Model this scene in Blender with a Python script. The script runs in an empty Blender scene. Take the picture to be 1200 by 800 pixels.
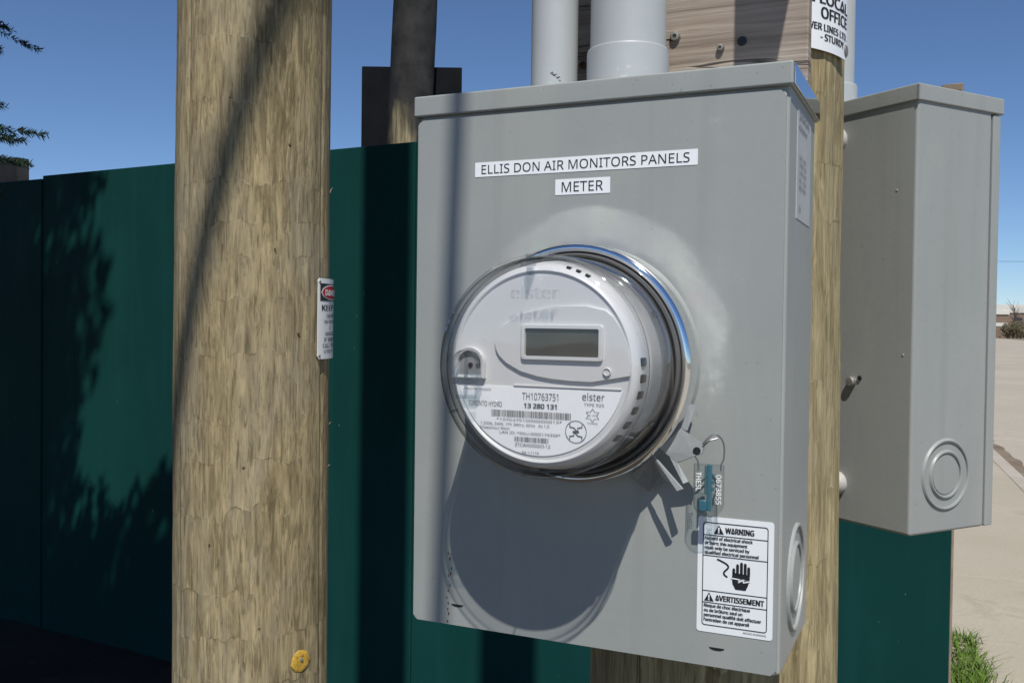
import bpy, bmesh, math, random
import numpy as np
from mathutils import Vector, Matrix, noise as mnoise

random.seed(7)
rng = np.random.default_rng(11)
R = math.radians
scene = bpy.context.scene
COL = scene.collection

# ------------------------------------------------------------------ camera
CAM_H = 1.68
PITCH, ROLL, FPX = -0.0198, 0.0128, 1123.9
cam_d = bpy.data.cameras.new('camera')
cam_d.sensor_fit = 'HORIZONTAL'
cam_d.sensor_width = 36.0
cam_d.lens = 36.0 * FPX / 1200.0
cam_d.clip_start = 0.02
cam_d.clip_end = 3000
cam_o = bpy.data.objects.new('camera', cam_d)
COL.objects.link(cam_o)
fwd = Vector((0, math.cos(PITCH), math.sin(PITCH)))
rgt = Vector((1, 0, 0))
up = rgt.cross(fwd)
r2 = math.cos(ROLL) * rgt + math.sin(ROLL) * up
u2 = -math.sin(ROLL) * rgt + math.cos(ROLL) * up
mw = Matrix((r2, u2, -fwd)).transposed().to_4x4()
mw.translation = Vector((0, 0, CAM_H))
cam_o.matrix_world = mw
scene.camera = cam_o

# ------------------------------------------------------------------ sky, sun, exposure
SUN_TO = Vector((0.060, -1.0, 1.42)).normalized()
world = bpy.data.worlds.new('World')
scene.world = world
world.use_nodes = True
wn = world.node_tree
wn.nodes.clear()
sky = wn.nodes.new('ShaderNodeTexSky')
sky.sky_type = 'NISHITA'
sky.sun_disc = False
sky.sun_elevation = math.asin(SUN_TO.z)
sky.sun_rotation = math.atan2(SUN_TO.x, SUN_TO.y)
sky.altitude = 0
sky.air_density = 0.7
sky.dust_density = 0.0
sky.ozone_density = 7.0
bg = wn.nodes.new('ShaderNodeBackground')
bg.inputs['Strength'].default_value = 0.10
wo = wn.nodes.new('ShaderNodeOutputWorld')
wn.links.new(sky.outputs[0], bg.inputs[0])
wn.links.new(bg.outputs[0], wo.inputs[0])

sun_d = bpy.data.lights.new('sun', 'SUN')
sun_d.energy = 4.9
sun_d.angle = R(0.53)
sun_d.color = (1.0, 0.955, 0.89)
sun_o = bpy.data.objects.new('sun', sun_d)
COL.objects.link(sun_o)
sun_o.location = SUN_TO * 30
sun_o.rotation_euler = (-SUN_TO).to_track_quat('-Z', 'Y').to_euler()

vs = scene.view_settings
vs.view_transform = 'Standard'
vs.look = 'None'
vs.exposure = 0.0
vs.gamma = 1.0
vs.use_curve_mapping = False
scene.cycles.max_bounces = 8
scene.cycles.transparent_max_bounces = 24
scene.cycles.blur_glossy = 0.08
scene.cycles.sample_clamp_indirect = 0.0
scene.cycles.use_denoising = True

# ------------------------------------------------------------------ object helpers
def empty(name, loc, rotz=0.0):
    o = bpy.data.objects.new(name, None)
    o.empty_display_size = 0.05
    o.location = loc
    o.rotation_euler = (0, 0, rotz)
    COL.objects.link(o)
    return o

def tag(o, label=None, cat=None, group=None, kind=None):
    if label: o['label'] = label
    if cat: o['category'] = cat
    if group: o['group'] = group
    if kind: o['kind'] = kind
    return o

def finish(me, mat, smooth):
    if mat is not None:
        me.materials.append(mat)
    if smooth:
        me.shade_smooth()
        if smooth is not True:
            me.set_sharp_from_angle(angle=R(smooth))
    return me

class MB:
    """collects simple shapes; build() links them as one mesh object"""
    def __init__(self):
        self.bm = bmesh.new()
    def box(self, x0, x1, y0, y1, z0, z1, bevel=0.0, seg=2):
        r = bmesh.ops.create_cube(self.bm, size=1.0)
        vs_ = r['verts']
        for v in vs_:
            v.co = Vector(((x0 + x1) / 2 + v.co.x * (x1 - x0), (y0 + y1) / 2 + v.co.y * (y1 - y0), (z0 + z1) / 2 + v.co.z * (z1 - z0)))
        if bevel:
            es = list({e for v in vs_ for e in v.link_edges})
            bmesh.ops.bevel(self.bm, geom=es, offset=bevel, segments=seg, profile=0.5, affect='EDGES')
        return self
    def rings(self, rows, close=True, cap0=False, cap1=False):
        """rows: list of equally long lists of points"""
        vv = [[self.bm.verts.new(p) for p in row] for row in rows]
        n = len(vv[0])
        for a, b in zip(vv[:-1], vv[1:]):
            for i in range(n if close else n - 1):
                j = (i + 1) % n
                self.bm.faces.new((a[i], a[j], b[j], b[i]))
        if cap0: self.bm.faces.new(list(reversed(vv[0])))
        if cap1: self.bm.faces.new(vv[-1])
        return self
    def lathe(self, prof, seg=64, axis='y', c=(0, 0, 0), a0=0.0):
        """prof: (radius, height) ; axis 'y': height runs to -y (towards the viewer), 'z': height is z, 'x': height runs +x"""
        rows = []
        for r, h in prof:
            r = max(r, 1e-5)
            row = []
            for i in range(seg):
                t = a0 + 2 * math.pi * i / seg
                if axis == 'y': p = (c[0] + r * math.cos(t), c[1] - h, c[2] + r * math.sin(t))
                elif axis == 'z': p = (c[0] + r * math.cos(t), c[1] + r * math.sin(t), c[2] + h)
                else: p = (c[0] + h, c[1] + r * math.cos(t), c[2] + r * math.sin(t))
                row.append(p)
            rows.append(row)
        return self.rings(rows)
    def tube(self, path, rad, seg=12, caps=True):
        path = [Vector(p) for p in path]
        rads = rad if isinstance(rad, (list, tuple)) else [rad] * len(path)
        rows = []
        n0 = None
        for i, p in enumerate(path):
            t = (path[min(i + 1, len(path) - 1)] - path[max(i - 1, 0)]).normalized()
            if n0 is None:
                n0 = t.orthogonal().normalized()
            n0 = (n0 - t * n0.dot(t)).normalized()
            b = t.cross(n0)
            rows.append([p + (n0 * math.cos(2 * math.pi * k / seg) + b * math.sin(2 * math.pi * k / seg)) * rads[i] for k in range(seg)])
        return self.rings(rows, cap0=caps, cap1=caps)
    def prism(self, poly, y0, y1):
        """poly in (x,z); extruded from y0 (front, smaller) to y1"""
        a = [self.bm.verts.new((x, y0, z)) for x, z in poly]
        b = [self.bm.verts.new((x, y1, z)) for x, z in poly]
        n = len(poly)
        self.bm.faces.new(a)
        self.bm.faces.new(list(reversed(b)))
        for i in range(n):
            j = (i + 1) % n
            self.bm.faces.new((a[j], a[i], b[i], b[j]))
        return self
    def poly3(self, pts, thick):
        """a thin plate through 3D points"""
        pts = [Vector(p) for p in pts]
        nrm = Vector((0, 0, 0))
        for i in range(len(pts)):
            nrm += (pts[i] - pts[0]).cross(pts[(i + 1) % len(pts)] - pts[0])
        nrm.normalize()
        a = [self.bm.verts.new(p + nrm * thick / 2) for p in pts]
        b = [self.bm.verts.new(p - nrm * thick / 2) for p in pts]
        n = len(pts)
        self.bm.faces.new(a)
        self.bm.faces.new(list(reversed(b)))
        for i in range(n):
            j = (i + 1) % n
            self.bm.faces.new((a[j], a[i], b[i], b[j]))
        return self
    def add_mesh(self, me, mtx=None):
        tmp = bmesh.new()
        tmp.from_mesh(me)
        if mtx is not None: tmp.transform(mtx)
        m2 = bpy.data.meshes.new('tmp')
        tmp.to_mesh(m2)
        tmp.free()
        self.bm.from_mesh(m2)
        bpy.data.meshes.remove(m2)
        return self
    def map(self, fn):
        for v in self.bm.verts: v.co = Vector(fn(v.co))
        return self
    def build(self, name, mat, parent=None, smooth=40, recalc=True, loc=None):
        if recalc: bmesh.ops.recalc_face_normals(self.bm, faces=self.bm.faces)
        me = bpy.data.meshes.new(name)
        self.bm.to_mesh(me)
        self.bm.free()
        finish(me, mat, smooth)
        o = bpy.data.objects.new(name, me)
        if parent: o.parent = parent
        if loc is not None: o.location = loc
        COL.objects.link(o)
        if smooth and smooth is not True:        # keep the broad faces flat, shade only the rounded edges
            wm = o.modifiers.new('weighted_normal', 'WEIGHTED_NORMAL')
            wm.keep_sharp = True
            wm.weight = 80
        return o

def pydata(name, verts, faces, mat, parent=None, smooth=False):
    me = bpy.data.meshes.new(name)
    me.from_pydata(verts, [], faces)
    me.update()
    finish(me, mat, smooth)
    o = bpy.data.objects.new(name, me)
    if parent: o.parent = parent
    COL.objects.link(o)
    return o

_tc = {}
try:                                             # the interface typeface that ships with Blender itself
    import os
    FONT = bpy.data.fonts.load(os.path.join(bpy.utils.system_resource('DATAFILES', path='fonts'), 'NotoSansHebrew-Regular.woff2'))
except Exception:
    FONT = None
def text_mesh(s, bold=0.0, space=1.0):
    """flat lettering, cap height 1, origin at left end of the baseline, in the x-z plane facing -y; returns mesh and width"""
    key = (s, bold, space)
    if key in _tc: return _tc[key]
    c = bpy.data.curves.new('t', 'FONT')
    c.body = s
    if FONT is not None: c.font = FONT
    c.size = 1.0
    c.offset = min(bold, 0.008)
    c.space_character = space
    c.resolution_u = 3
    o = bpy.data.objects.new('t', c)
    COL.objects.link(o)
    bpy.context.view_layer.update()
    dg = bpy.context.evaluated_depsgraph_get()
    me = bpy.data.meshes.new_from_object(o.evaluated_get(dg))
    bpy.data.objects.remove(o)
    bpy.data.curves.remove(c)
    n = len(me.vertices)
    co = np.zeros(n * 3, dtype=np.float32)
    me.vertices.foreach_get('co', co)
    co = co.reshape(-1, 3)
    x0 = co[:, 0].min()
    CAP = 0.69 if FONT is None else 0.573
    w = (co[:, 0].max() - x0) / CAP
    out = np.zeros_like(co)
    out[:, 0] = (co[:, 0] - x0) / CAP
    out[:, 2] = co[:, 1] / CAP
    me.vertices.foreach_set('co', out.ravel())
    me.update()
    _tc[key] = (me, w)
    return me, w

def put_text(mb, s, x, z, h, y, width=None, align='L', bold=0.0, space=1.0):
    """write s with cap height h, baseline z, at depth y; squeezed to width if given"""
    me, w = text_mesh(s, bold, space)
    sx = h if width is None else width / w
    ww = w * sx
    ox = x - (ww / 2 if align == 'C' else ww if align == 'R' else 0)
    offs = ((0, 0),) if bold < 0.015 else ((0, 0), (0.055 * h, -0.00004), (-0.055 * h, -0.00008))
    for dx, dy in offs:
        mb.add_mesh(me, Matrix(((sx, 0, 0, ox + dx), (0, 1, 0, y + dy), (0, 0, h, z), (0, 0, 0, 1))))
    return mb

def rrect(x0, x1, z0, z1, r, seg=5):
    pts = []
    for cx, cz, a in ((x1 - r, z1 - r, 0), (x0 + r, z1 - r, 90), (x0 + r, z0 + r, 180), (x1 - r, z0 + r, 270)):
        for k in range(seg + 1):
            t = R(a + 90 * k / seg)
            pts.append((cx + r * math.cos(t), cz + r * math.sin(t)))
    return pts

# ------------------------------------------------------------------ material helpers
class MT:
    def __init__(self, name):
        self.m = bpy.data.materials.new(name)
        self.m.use_nodes = True
        self.t = self.m.node_tree
        self.b = self.t.nodes['Principled BSDF']
    def n(self, typ, **kw):
        nd = self.t.nodes.new('ShaderNode' + typ)
        for k, v in kw.items():
            if hasattr(nd, k) and k not in nd.inputs.keys(): setattr(nd, k, v)
            else: self.set(nd.inputs[k], v)
        return nd
    def set(self, sock, v):
        if isinstance(v, bpy.types.NodeSocket): self.t.links.new(v, sock)
        else: sock.default_value = v
    def coord(self, scale=(1, 1, 1), which='Object'):
        tc = self.n('NewGeometry' if which == 'Position' else 'TexCoord')
        mp = self.n('Mapping')
        mp.inputs['Scale'].default_value = scale
        self.t.links.new(tc.outputs[which], mp.inputs['Vector'])
        return mp.outputs[0]
    def noise(self, scale=5, detail=4, rough=0.55, dist=0.0, vscale=(1, 1, 1), which='Object'):
        nd = self.n('TexNoise')
        nd.inputs['Scale'].default_value = scale
        nd.inputs['Detail'].default_value = detail
        nd.inputs['Roughness'].default_value = rough
        nd.inputs['Distortion'].default_value = dist
        self.t.links.new(self.coord(vscale, which), nd.inputs['Vector'])
        return nd.outputs['Fac']
    def ramp(self, fac, stops, interp='LINEAR'):
        r = self.n('ValToRGB')
        cr = r.color_ramp
        cr.interpolation = interp
        while len(cr.elements) < len(stops): cr.elements.new(0.5)
        for e, (p, c) in zip(cr.elements, stops):
            e.position = p
            e.color = (*c, 1) if not isinstance(c, (int, float)) else (c, c, c, 1)
        self.t.links.new(fac, r.inputs[0])
        return r.outputs[0]
    def mix(self, fac, a, b, mode='MIX'):
        nd = self.n('MixRGB', blend_type=mode)
        for s, v in zip(nd.inputs, (fac, a, b)):
            if isinstance(v, tuple) and len(v) == 3: v = (*v, 1)
            self.set(s, v)
        return nd.outputs[0]
    def math(self, op, a, b=0.0):
        nd = self.n('Math', operation=op)
        self.set(nd.inputs[0], a)
        self.set(nd.inputs[1], b)
        return nd.outputs[0]
    def bump(self, h, strength=0.3, dist=0.002, prev=None):
        nd = self.n('Bump')
        nd.inputs['Strength'].default_value = strength
        nd.inputs['Distance'].default_value = dist
        self.t.links.new(h, nd.inputs['Height'])
        if prev is not None: self.t.links.new(prev, nd.inputs['Normal'])
        return nd.outputs[0]
    def out(self, color=None, rough=None, metal=None, normal=None, spec=None, **kw):
        b = self.b
        if color is not None: self.set(b.inputs['Base Color'], (*color, 1) if isinstance(color, tuple) and len(color) == 3 else color)
        if rough is not None: self.set(b.inputs['Roughness'], rough)
        if metal is not None: self.set(b.inputs['Metallic'], metal)
        if normal is not None: self.set(b.inputs['Normal'], normal)
        if spec is not None: self.set(b.inputs['Specular IOR Level'], spec)
        for k, v in kw.items(): self.set(b.inputs[k], v)
        return self.m

def plain(name, color, rough=0.5, metal=0.0, var=0.06, scale=40.0, bump=0.0, spec=None):
    t = MT(name)
    f = t.noise(scale, 4, 0.6)
    lo = tuple(c * (1 - var) for c in color)
    hi = tuple(min(1, c * (1 + var)) for c in color)
    c = t.ramp(f, [(0.3, lo), (0.7, hi)])
    nrm = t.bump(f, 0.4, bump) if bump else None
    return t.out(c, rough, metal, nrm, spec)

def mat_steel(name, base=(0.275, 0.293, 0.283)):
    t = MT(name)
    big = t.noise(7, 5, 0.6)
    fine = t.noise(240, 2, 0.5)
    smear = t.noise(16, 5, 0.65, 0.6, (1, 1, 0.25))
    c = t.ramp(big, [(0.25, tuple(v * 0.94 for v in base)), (0.75, tuple(v * 1.05 for v in base))])
    c = t.mix(t.ramp(smear, [(0.50, 0.0), (0.72, 0.30)]), c, (0.35, 0.345, 0.315))
    drip = t.noise(1.0, 4, 0.6, 0.2, (38, 38, 1.6))
    c = t.mix(t.ramp(drip, [(0.58, 0.0), (0.74, 0.22)]), c, (0.20, 0.195, 0.175))
    spk = t.noise(300, 1, 0.5)
    c = t.mix(t.ramp(spk, [(0.73, 0.0), (0.77, 0.35)]), c, (0.14, 0.12, 0.10))
    rg = t.ramp(smear, [(0.3, 0.36), (0.7, 0.52)])
    n1 = t.bump(fine, 0.12, 0.0006)
    n1 = t.bump(big, 0.10, 0.006, n1)
    return t.out(c, rg, 0.0, n1)

def mat_pole(name, light=(0.310, 0.254, 0.145), dark=(0.105, 0.081, 0.040), grey=(0.29, 0.260, 0.196)):
    t = MT(name)
    # the peeling knives leave flakes that end along uneven horizontal steps: shift the grain from step to step
    sep = t.n('SeparateXYZ'); t.t.links.new(t.coord(), sep.inputs[0])
    wob = t.math('ADD', t.math('MULTIPLY', t.noise(1.0, 1, 0.4, 0.0, (0.6, 0.6, 4.5)), 3.4), t.math('MULTIPLY', t.noise(1.0, 3, 0.6, 0.0, (26, 26, 3)), 0.75))
    band = t.math('ADD', t.math('MULTIPLY', sep.outputs['Z'], 13.0), wob)
    fl = t.math('FLOOR', band)
    frac = t.math('SUBTRACT', band, fl)
    def stepped(scale, detail, rough, dist, amount):
        mp = t.n('Mapping'); mp.inputs['Scale'].default_value = scale
        t.t.links.new(t.n('TexCoord').outputs['Object'], mp.inputs['Vector'])
        cmb = t.n('CombineXYZ'); t.set(cmb.inputs[2], t.math('MULTIPLY', fl, amount)); t.set(cmb.inputs[0], t.math('MULTIPLY', fl, amount * 0.37))
        ad = t.n('VectorMath', operation='ADD')
        t.t.links.new(mp.outputs[0], ad.inputs[0]); t.t.links.new(cmb.outputs[0], ad.inputs[1])
        nd = t.n('TexNoise')
        for k, v in (('Scale', 1.0), ('Detail', detail), ('Roughness', rough), ('Distortion', dist)): nd.inputs[k].default_value = v
        t.t.links.new(ad.outputs[0], nd.inputs['Vector'])
        return nd.outputs['Fac']
    g1 = stepped((85, 85, 9), 6, 0.66, 0.9, 7.3)
    g4 = stepped((140, 140, 13), 4, 0.65, 0.7, 3.9)
    # the steps show only in places; elsewhere the grain runs on
    patch = t.ramp(t.noise(1.0, 3, 0.6, 0.4, (8, 8, 5)), [(0.42, 0.0), (0.50, 1.0)])
    def blend(a, b):
        return t.math('ADD', t.math('MULTIPLY', a, patch), t.math('MULTIPLY', b, t.math('SUBTRACT', 1.0, patch)))
    g1 = blend(g1, t.noise(1.0, 6, 0.68, 1.3, (85, 85, 12)))
    g4 = blend(g4, t.noise(1.0, 4, 0.68, 1.1, (140, 140, 16)))
    g2 = t.noise(1.0, 5, 0.62, 1.0, (26, 26, 5.0))
    g3 = t.noise(1.0, 4, 0.65, 0.6, (260, 260, 26))
    blot = t.noise(1.0, 5, 0.6, 0.5, (9, 9, 3.2))
    mid = tuple((a + b) / 2 for a, b in zip(light, dark))
    c = t.ramp(g1, [(0.36, dark), (0.46, mid), (0.52, light), (0.63, tuple(v * 1.45 for v in light))])
    c2 = t.ramp(g2, [(0.34, dark), (0.5, tuple(v * 0.9 for v in light)), (0.66, tuple(v * 1.2 for v in light))])
    c = t.mix(0.40, c, c2)
    c = t.mix(t.ramp(blot, [(0.46, 0.0), (0.66, 0.55)]), c, grey)
    c = t.mix(t.ramp(blot, [(0.30, 0.45), (0.44, 0.0)]), c, tuple(v * 0.9 for v in mid))
    c = t.mix(t.ramp(g3, [(0.36, 0.55), (0.47, 0.0)]), c, tuple(v * 0.75 for v in dark))
    c = t.mix(t.ramp(g4, [(0.57, 0.0), (0.66, 0.55)]), c, tuple(min(1, v * 1.5) for v in light))
    # the step itself: a fine pale lip in some places, a dark line in others
    lip = t.math('MULTIPLY', t.ramp(frac, [(0.0, 1.0), (0.035, 0.0)]), t.math('MULTIPLY', patch, t.ramp(g2, [(0.50, 0.0), (0.58, 0.6)])))
    c = t.mix(lip, c, (0.46, 0.405, 0.28))
    lip2 = t.math('MULTIPLY', t.ramp(frac, [(0.955, 0.0), (1.0, 1.0)]), t.math('MULTIPLY', patch, t.ramp(g2, [(0.44, 0.6), (0.50, 0.0)])))
    c = t.mix(lip2, c, (0.07, 0.05, 0.025))
    # drying checks along the grain
    chk = t.noise(1.0, 3, 0.5, 0.25, (26, 26, 0.9))
    cm = t.ramp(chk, [(0.665, 0.0), (0.674, 1.0), (0.683, 0.0)])
    c = t.mix(t.math('MULTIPLY', cm, 0.8), c, (0.035, 0.025, 0.014))
    h = t.math('SUBTRACT', t.math('ADD', g1, t.math('MULTIPLY', g3, 0.5)), t.math('MULTIPLY', cm, 0.9))
    h = t.math('SUBTRACT', h, t.math('MULTIPLY', t.math('MULTIPLY', frac, patch), 0.22))
    nrm = t.bump(h, 0.6, 0.0035)
    return t.out(c, 0.85, 0.0, nrm, 0.2)

def mat_ply(name):
    t = MT(name)
    g = t.noise(1.0, 6, 0.62, 0.7, (3.0, 3.0, 85))
    g2 = t.noise(1.0, 5, 0.6, 0.4, (9, 9, 240))
    bl = t.noise(6, 4, 0.6)
    c = t.ramp(g, [(0.30, (0.13, 0.100, 0.078)), (0.48, (0.27, 0.222, 0.180)), (0.70, (0.42, 0.365, 0.31))])
    c = t.mix(t.ramp(bl, [(0.4, 0.0), (0.7, 0.5)]), c, (0.37, 0.345, 0.32))
    c = t.mix(t.ramp(g2, [(0.3, 0.5), (0.45, 0.0)]), c, (0.16, 0.115, 0.085))
    ck = t.noise(1.0, 3, 0.5, 0.4, (4.0, 4.0, 52))
    cm = t.ramp(ck, [(0.585, 0.0), (0.605, 1.0), (0.625, 0.0)])
    c = t.mix(t.math('MULTIPLY', cm, 0.85), c, (0.05, 0.037, 0.028))
    nrm = t.bump(t.math('SUBTRACT', g, cm), 0.6, 0.0025)
    return t.out(c, 0.88, 0.0, nrm, 0.2)

def mat_fence():
    t = MT('green_paint')
    big = t.noise(1.3, 5, 0.6)
    st = t.noise(1.0, 4, 0.6, 0.3, (9, 9, 0.9))
    c = t.ramp(big, [(0.3, (0.0035, 0.036, 0.033)), (0.7, (0.0050, 0.048, 0.044))])
    c = t.mix(t.ramp(st, [(0.5, 0.0), (0.75, 0.4)]), c, (0.008, 0.060, 0.055))
    sp = t.noise(1.0, 2, 0.5, 0.0, (55, 55, 22))
    c = t.mix(t.ramp(sp, [(0.745, 0.0), (0.775, 0.35)]), c, (0.16, 0.22, 0.21))
    gr = t.noise(1.0, 4, 0.6, 0.4, (40, 40, 2.5))
    nrm = t.bump(gr, 0.25, 0.002)
    return t.out(c, t.ramp(st, [(0.3, 0.6), (0.7, 0.75)]), 0.0, nrm, 0.1)

def mat_glass(name, tint=(0.985, 0.988, 0.99), gl=0.04, edge=0.14):
    t = MT(name)
    nt = t.t
    tr = t.n('BsdfTransparent')
    lw = t.n('LayerWeight')
    lw.inputs['Blend'].default_value = 0.5       # facing = 1 - |cos|
    fac = lw.outputs['Facing']
    nt.links.new(t.ramp(fac, [(0.0, tint), (0.56, tint), (1.0, tuple(v * edge for v in tint))]), tr.inputs['Color'])
    gs = t.n('BsdfGlossy')
    gs.inputs['Roughness'].default_value = gl
    gs.inputs['Color'].default_value = (1, 1, 1, 1)
    fr = t.n('Math', operation='ADD')            # Schlick reflectance of plastic
    nt.links.new(t.math('MULTIPLY', t.math('POWER', fac, 5.0), 0.9), fr.inputs[0])
    fr.inputs[1].default_value = 0.035
    mx = t.n('MixShader')
    nt.links.new(fr.outputs[0], mx.inputs[0])
    nt.links.new(tr.outputs[0], mx.inputs[1])
    nt.links.new(gs.outputs[0], mx.inputs[2])
    nt.links.new(mx.outputs[0], nt.nodes['Material Output'].inputs['Surface'])
    return t.m

M = {}
M['steel'] = mat_steel('grey_enamel')
M['steel2'] = mat_steel('grey_enamel_enclosure', (0.27, 0.286, 0.276))
M['pole'] = mat_pole('peeled_pole_wood')
M['pole2'] = mat_pole('peeled_pole_wood_tan', (0.335, 0.280, 0.155), (0.150, 0.118, 0.056), (0.31, 0.270, 0.18))
t = MT('shaded_pole_wood')
f1 = t.noise(9, 4, 0.6); f2 = t.noise(1.0, 5, 0.6, 0.4, (60, 60, 6)); f3 = t.noise(1.0, 3, 0.6, 0.3, (9, 9, 4))
c = t.ramp(f1, [(0.3, (0.018, 0.019, 0.020)), (0.7, (0.046, 0.046, 0.046))])  # shade over the far pole is put into this dark base colour
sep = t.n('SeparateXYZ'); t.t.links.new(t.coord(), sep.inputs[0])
zx = t.math('ADD', sep.outputs['Z'], t.math('MULTIPLY', f3, 0.35))       # patch of sunlight painted into the colour, low down on one side
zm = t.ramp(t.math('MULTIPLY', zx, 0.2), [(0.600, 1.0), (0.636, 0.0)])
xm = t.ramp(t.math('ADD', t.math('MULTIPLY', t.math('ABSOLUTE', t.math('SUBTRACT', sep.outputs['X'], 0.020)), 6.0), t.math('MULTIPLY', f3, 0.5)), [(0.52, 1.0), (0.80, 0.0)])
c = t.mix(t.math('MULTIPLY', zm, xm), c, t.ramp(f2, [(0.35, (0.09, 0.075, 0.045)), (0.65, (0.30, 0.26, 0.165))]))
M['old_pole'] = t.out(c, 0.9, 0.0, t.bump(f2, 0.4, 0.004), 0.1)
M['ply'] = mat_ply('weathered_plywood')
M['fence'] = mat_fence()
M['postwood'] = plain('brown_post_wood', (0.24, 0.185, 0.135), 0.85, var=0.25, scale=18, bump=0.002)
M['darkboard'] = plain('dark_board', (0.009, 0.0105, 0.013), 0.9, var=0.2, scale=8, spec=0.05)  # the board stands in shade; that shade is put into its colour
t = MT('grey_pvc')
f1 = t.noise(14, 4, 0.6); f2 = t.noise(90, 4, 0.7); f3 = t.noise(18, 3, 0.6)
c = t.ramp(f1, [(0.3, (0.36, 0.385, 0.39)), (0.7, (0.40, 0.43, 0.435))])
c = t.mix(t.math('MULTIPLY', t.ramp(f2, [(0.56, 0.0), (0.62, 0.8)]), t.ramp(f3, [(0.55, 0.0), (0.62, 1.0)])), c, (0.56, 0.56, 0.52))
M['pvc'] = t.out(c, 0.45, 0.0, t.bump(f1, 0.3, 0.0004))
M['white_label'] = plain('white_label_film', (0.74, 0.77, 0.79), 0.38, var=0.02, scale=30)
M['grey_film'] = plain('faded_label_film', (0.40, 0.42, 0.43), 0.4, var=0.05, scale=30)
M['ink'] = plain('black_ink', (0.012, 0.013, 0.016), 0.5, var=0.1)
M['grey_ink'] = plain('grey_ink', (0.10, 0.11, 0.13), 0.5, var=0.1)
M['red_ink'] = plain('red_ink', (0.42, 0.015, 0.03), 0.45, var=0.06)
M['white_ink'] = plain('white_ink', (0.8, 0.82, 0.82), 0.5, var=0.02)
M['plate'] = plain('nameplate_white', (0.80, 0.81, 0.82), 0.4, var=0.015, scale=60)
M['plastic'] = plain('pale_grey_plastic', (0.56, 0.56, 0.56), 0.42, var=0.02, scale=25)
M['dplastic'] = plain('dark_grey_plastic', (0.22, 0.223, 0.23), 0.4, var=0.1)
M['black'] = plain('black_rubber', (0.012, 0.012, 0.013), 0.5, var=0.1)
M['tanplastic'] = plain('grey_base_plastic', (0.10, 0.098, 0.092), 0.5, var=0.08)
M['chrome'] = plain('bright_steel_ring', (0.86, 0.87, 0.88), 0.07, 1.0, var=0.03, scale=20)
M['zinc'] = plain('zinc_plate', (0.31, 0.325, 0.33), 0.34, 0.2, var=0.08, scale=120)
M['bolt'] = plain('galvanised_bolt', (0.26, 0.255, 0.235), 0.55, 0.6, var=0.15, scale=200)
M['knob'] = plain('pale_rubber_foot', (0.36, 0.36, 0.34), 0.55, var=0.05)
M['glass'] = mat_glass('clear_cover')
M['clear'] = mat_glass('clear_seal_plastic', (0.88, 0.91, 0.92), 0.10, 0.40)
M['emboss'] = mat_glass('embossed_cover', (0.945, 0.95, 0.955), 0.05, 0.25)
M['blue'] = plain('teal_seal_insert', (0.045, 0.15, 0.20), 0.4, var=0.1)
M['copper'] = plain('seal_wire', (0.40, 0.40, 0.41), 0.35, 1.0, var=0.05)
t = MT('yellow_tag')
f1 = t.noise(150, 5, 0.7)
M['yellow'] = t.out(t.ramp(f1, [(0.34, (0.06, 0.04, 0.02)), (0.43, (0.42, 0.25, 0.03)), (0.6, (0.56, 0.36, 0.05))]), 0.65)
M['rust'] = plain('rust', (0.10, 0.055, 0.028), 0.9, var=0.4, scale=300)
M['cable'] = plain('black_cable', (0.02, 0.02, 0.02), 0.6, var=0.1)
M['bark'] = plain('spruce_bark', (0.09, 0.065, 0.05), 0.9, var=0.3, scale=20, bump=0.01)
def mat_lcd():
    t = MT('lcd_screen')
    f = t.noise(30, 3, 0.6)
    return t.out(t.ramp(f, [(0.3, (0.045, 0.045, 0.042)), (0.7, (0.065, 0.064, 0.058))]), 0.22, 0.0, None, 0.4)
M['lcd'] = mat_lcd()

def mat_needles():
    t = MT('spruce_needles')
    f = t.noise(9, 3, 0.6)
    return t.out(t.ramp(f, [(0.3, (0.010, 0.026, 0.014)), (0.7, (0.022, 0.045, 0.024))]), 0.6, 0.0, None, 0.2)
M['needles'] = mat_needles()
def mat_grass():
    t = MT('spring_grass')
    f = t.noise(14, 4, 0.7)
    return t.out(t.ramp(f, [(0.28, (0.055, 0.10, 0.012)), (0.55, (0.10, 0.17, 0.022)), (0.75, (0.20, 0.20, 0.07))]), 0.6, 0.0, None, 0.25)
M['grass'] = mat_grass()
def mat_concrete(name, a, b, stain, sc=1.0):
    t = MT(name)
    big = t.noise(0.55 * sc, 5, 0.6, which='Position')
    fine = t.noise(60 * sc, 4, 0.65, which='Position')
    st = t.noise(2.2 * sc, 5, 0.65, 0.8, which='Position')
    c = t.ramp(big, [(0.3, a), (0.7, b)])
    c = t.mix(t.ramp(fine, [(0.3, 0.35), (0.55, 0.0)]), c, tuple(v * 0.62 for v in a))
    c = t.mix(t.ramp(st, [(0.56, 0.0), (0.68, 0.5)]), c, stain)
    return t.out(c, 0.88, 0.0, t.bump(fine, 0.5, 0.003), 0.25)
M['walk'] = mat_concrete('sidewalk_concrete', (0.355, 0.315, 0.240), (0.42, 0.378, 0.298), (0.28, 0.238, 0.175))
M['kerb'] = mat_concrete('kerb_concrete', (0.36, 0.32, 0.265), (0.44, 0.40, 0.34), (0.25, 0.21, 0.165), 2)
M['road'] = mat_concrete('dusty_road', (0.35, 0.315, 0.255), (0.43, 0.385, 0.315), (0.27, 0.23, 0.175), 0.35)
M['dirt'] = mat_concrete('gutter_dirt', (0.15, 0.115, 0.08), (0.25, 0.205, 0.15), (0.09, 0.065, 0.045), 3)
M['soil'] = mat_concrete('soil', (0.022, 0.017, 0.012), (0.045, 0.035, 0.026), (0.075, 0.06, 0.042), 3)
M['ground'] = mat_concrete('open_ground', (0.17, 0.15, 0.10), (0.24, 0.21, 0.15), (0.12, 0.13, 0.06), 0.05)

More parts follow.
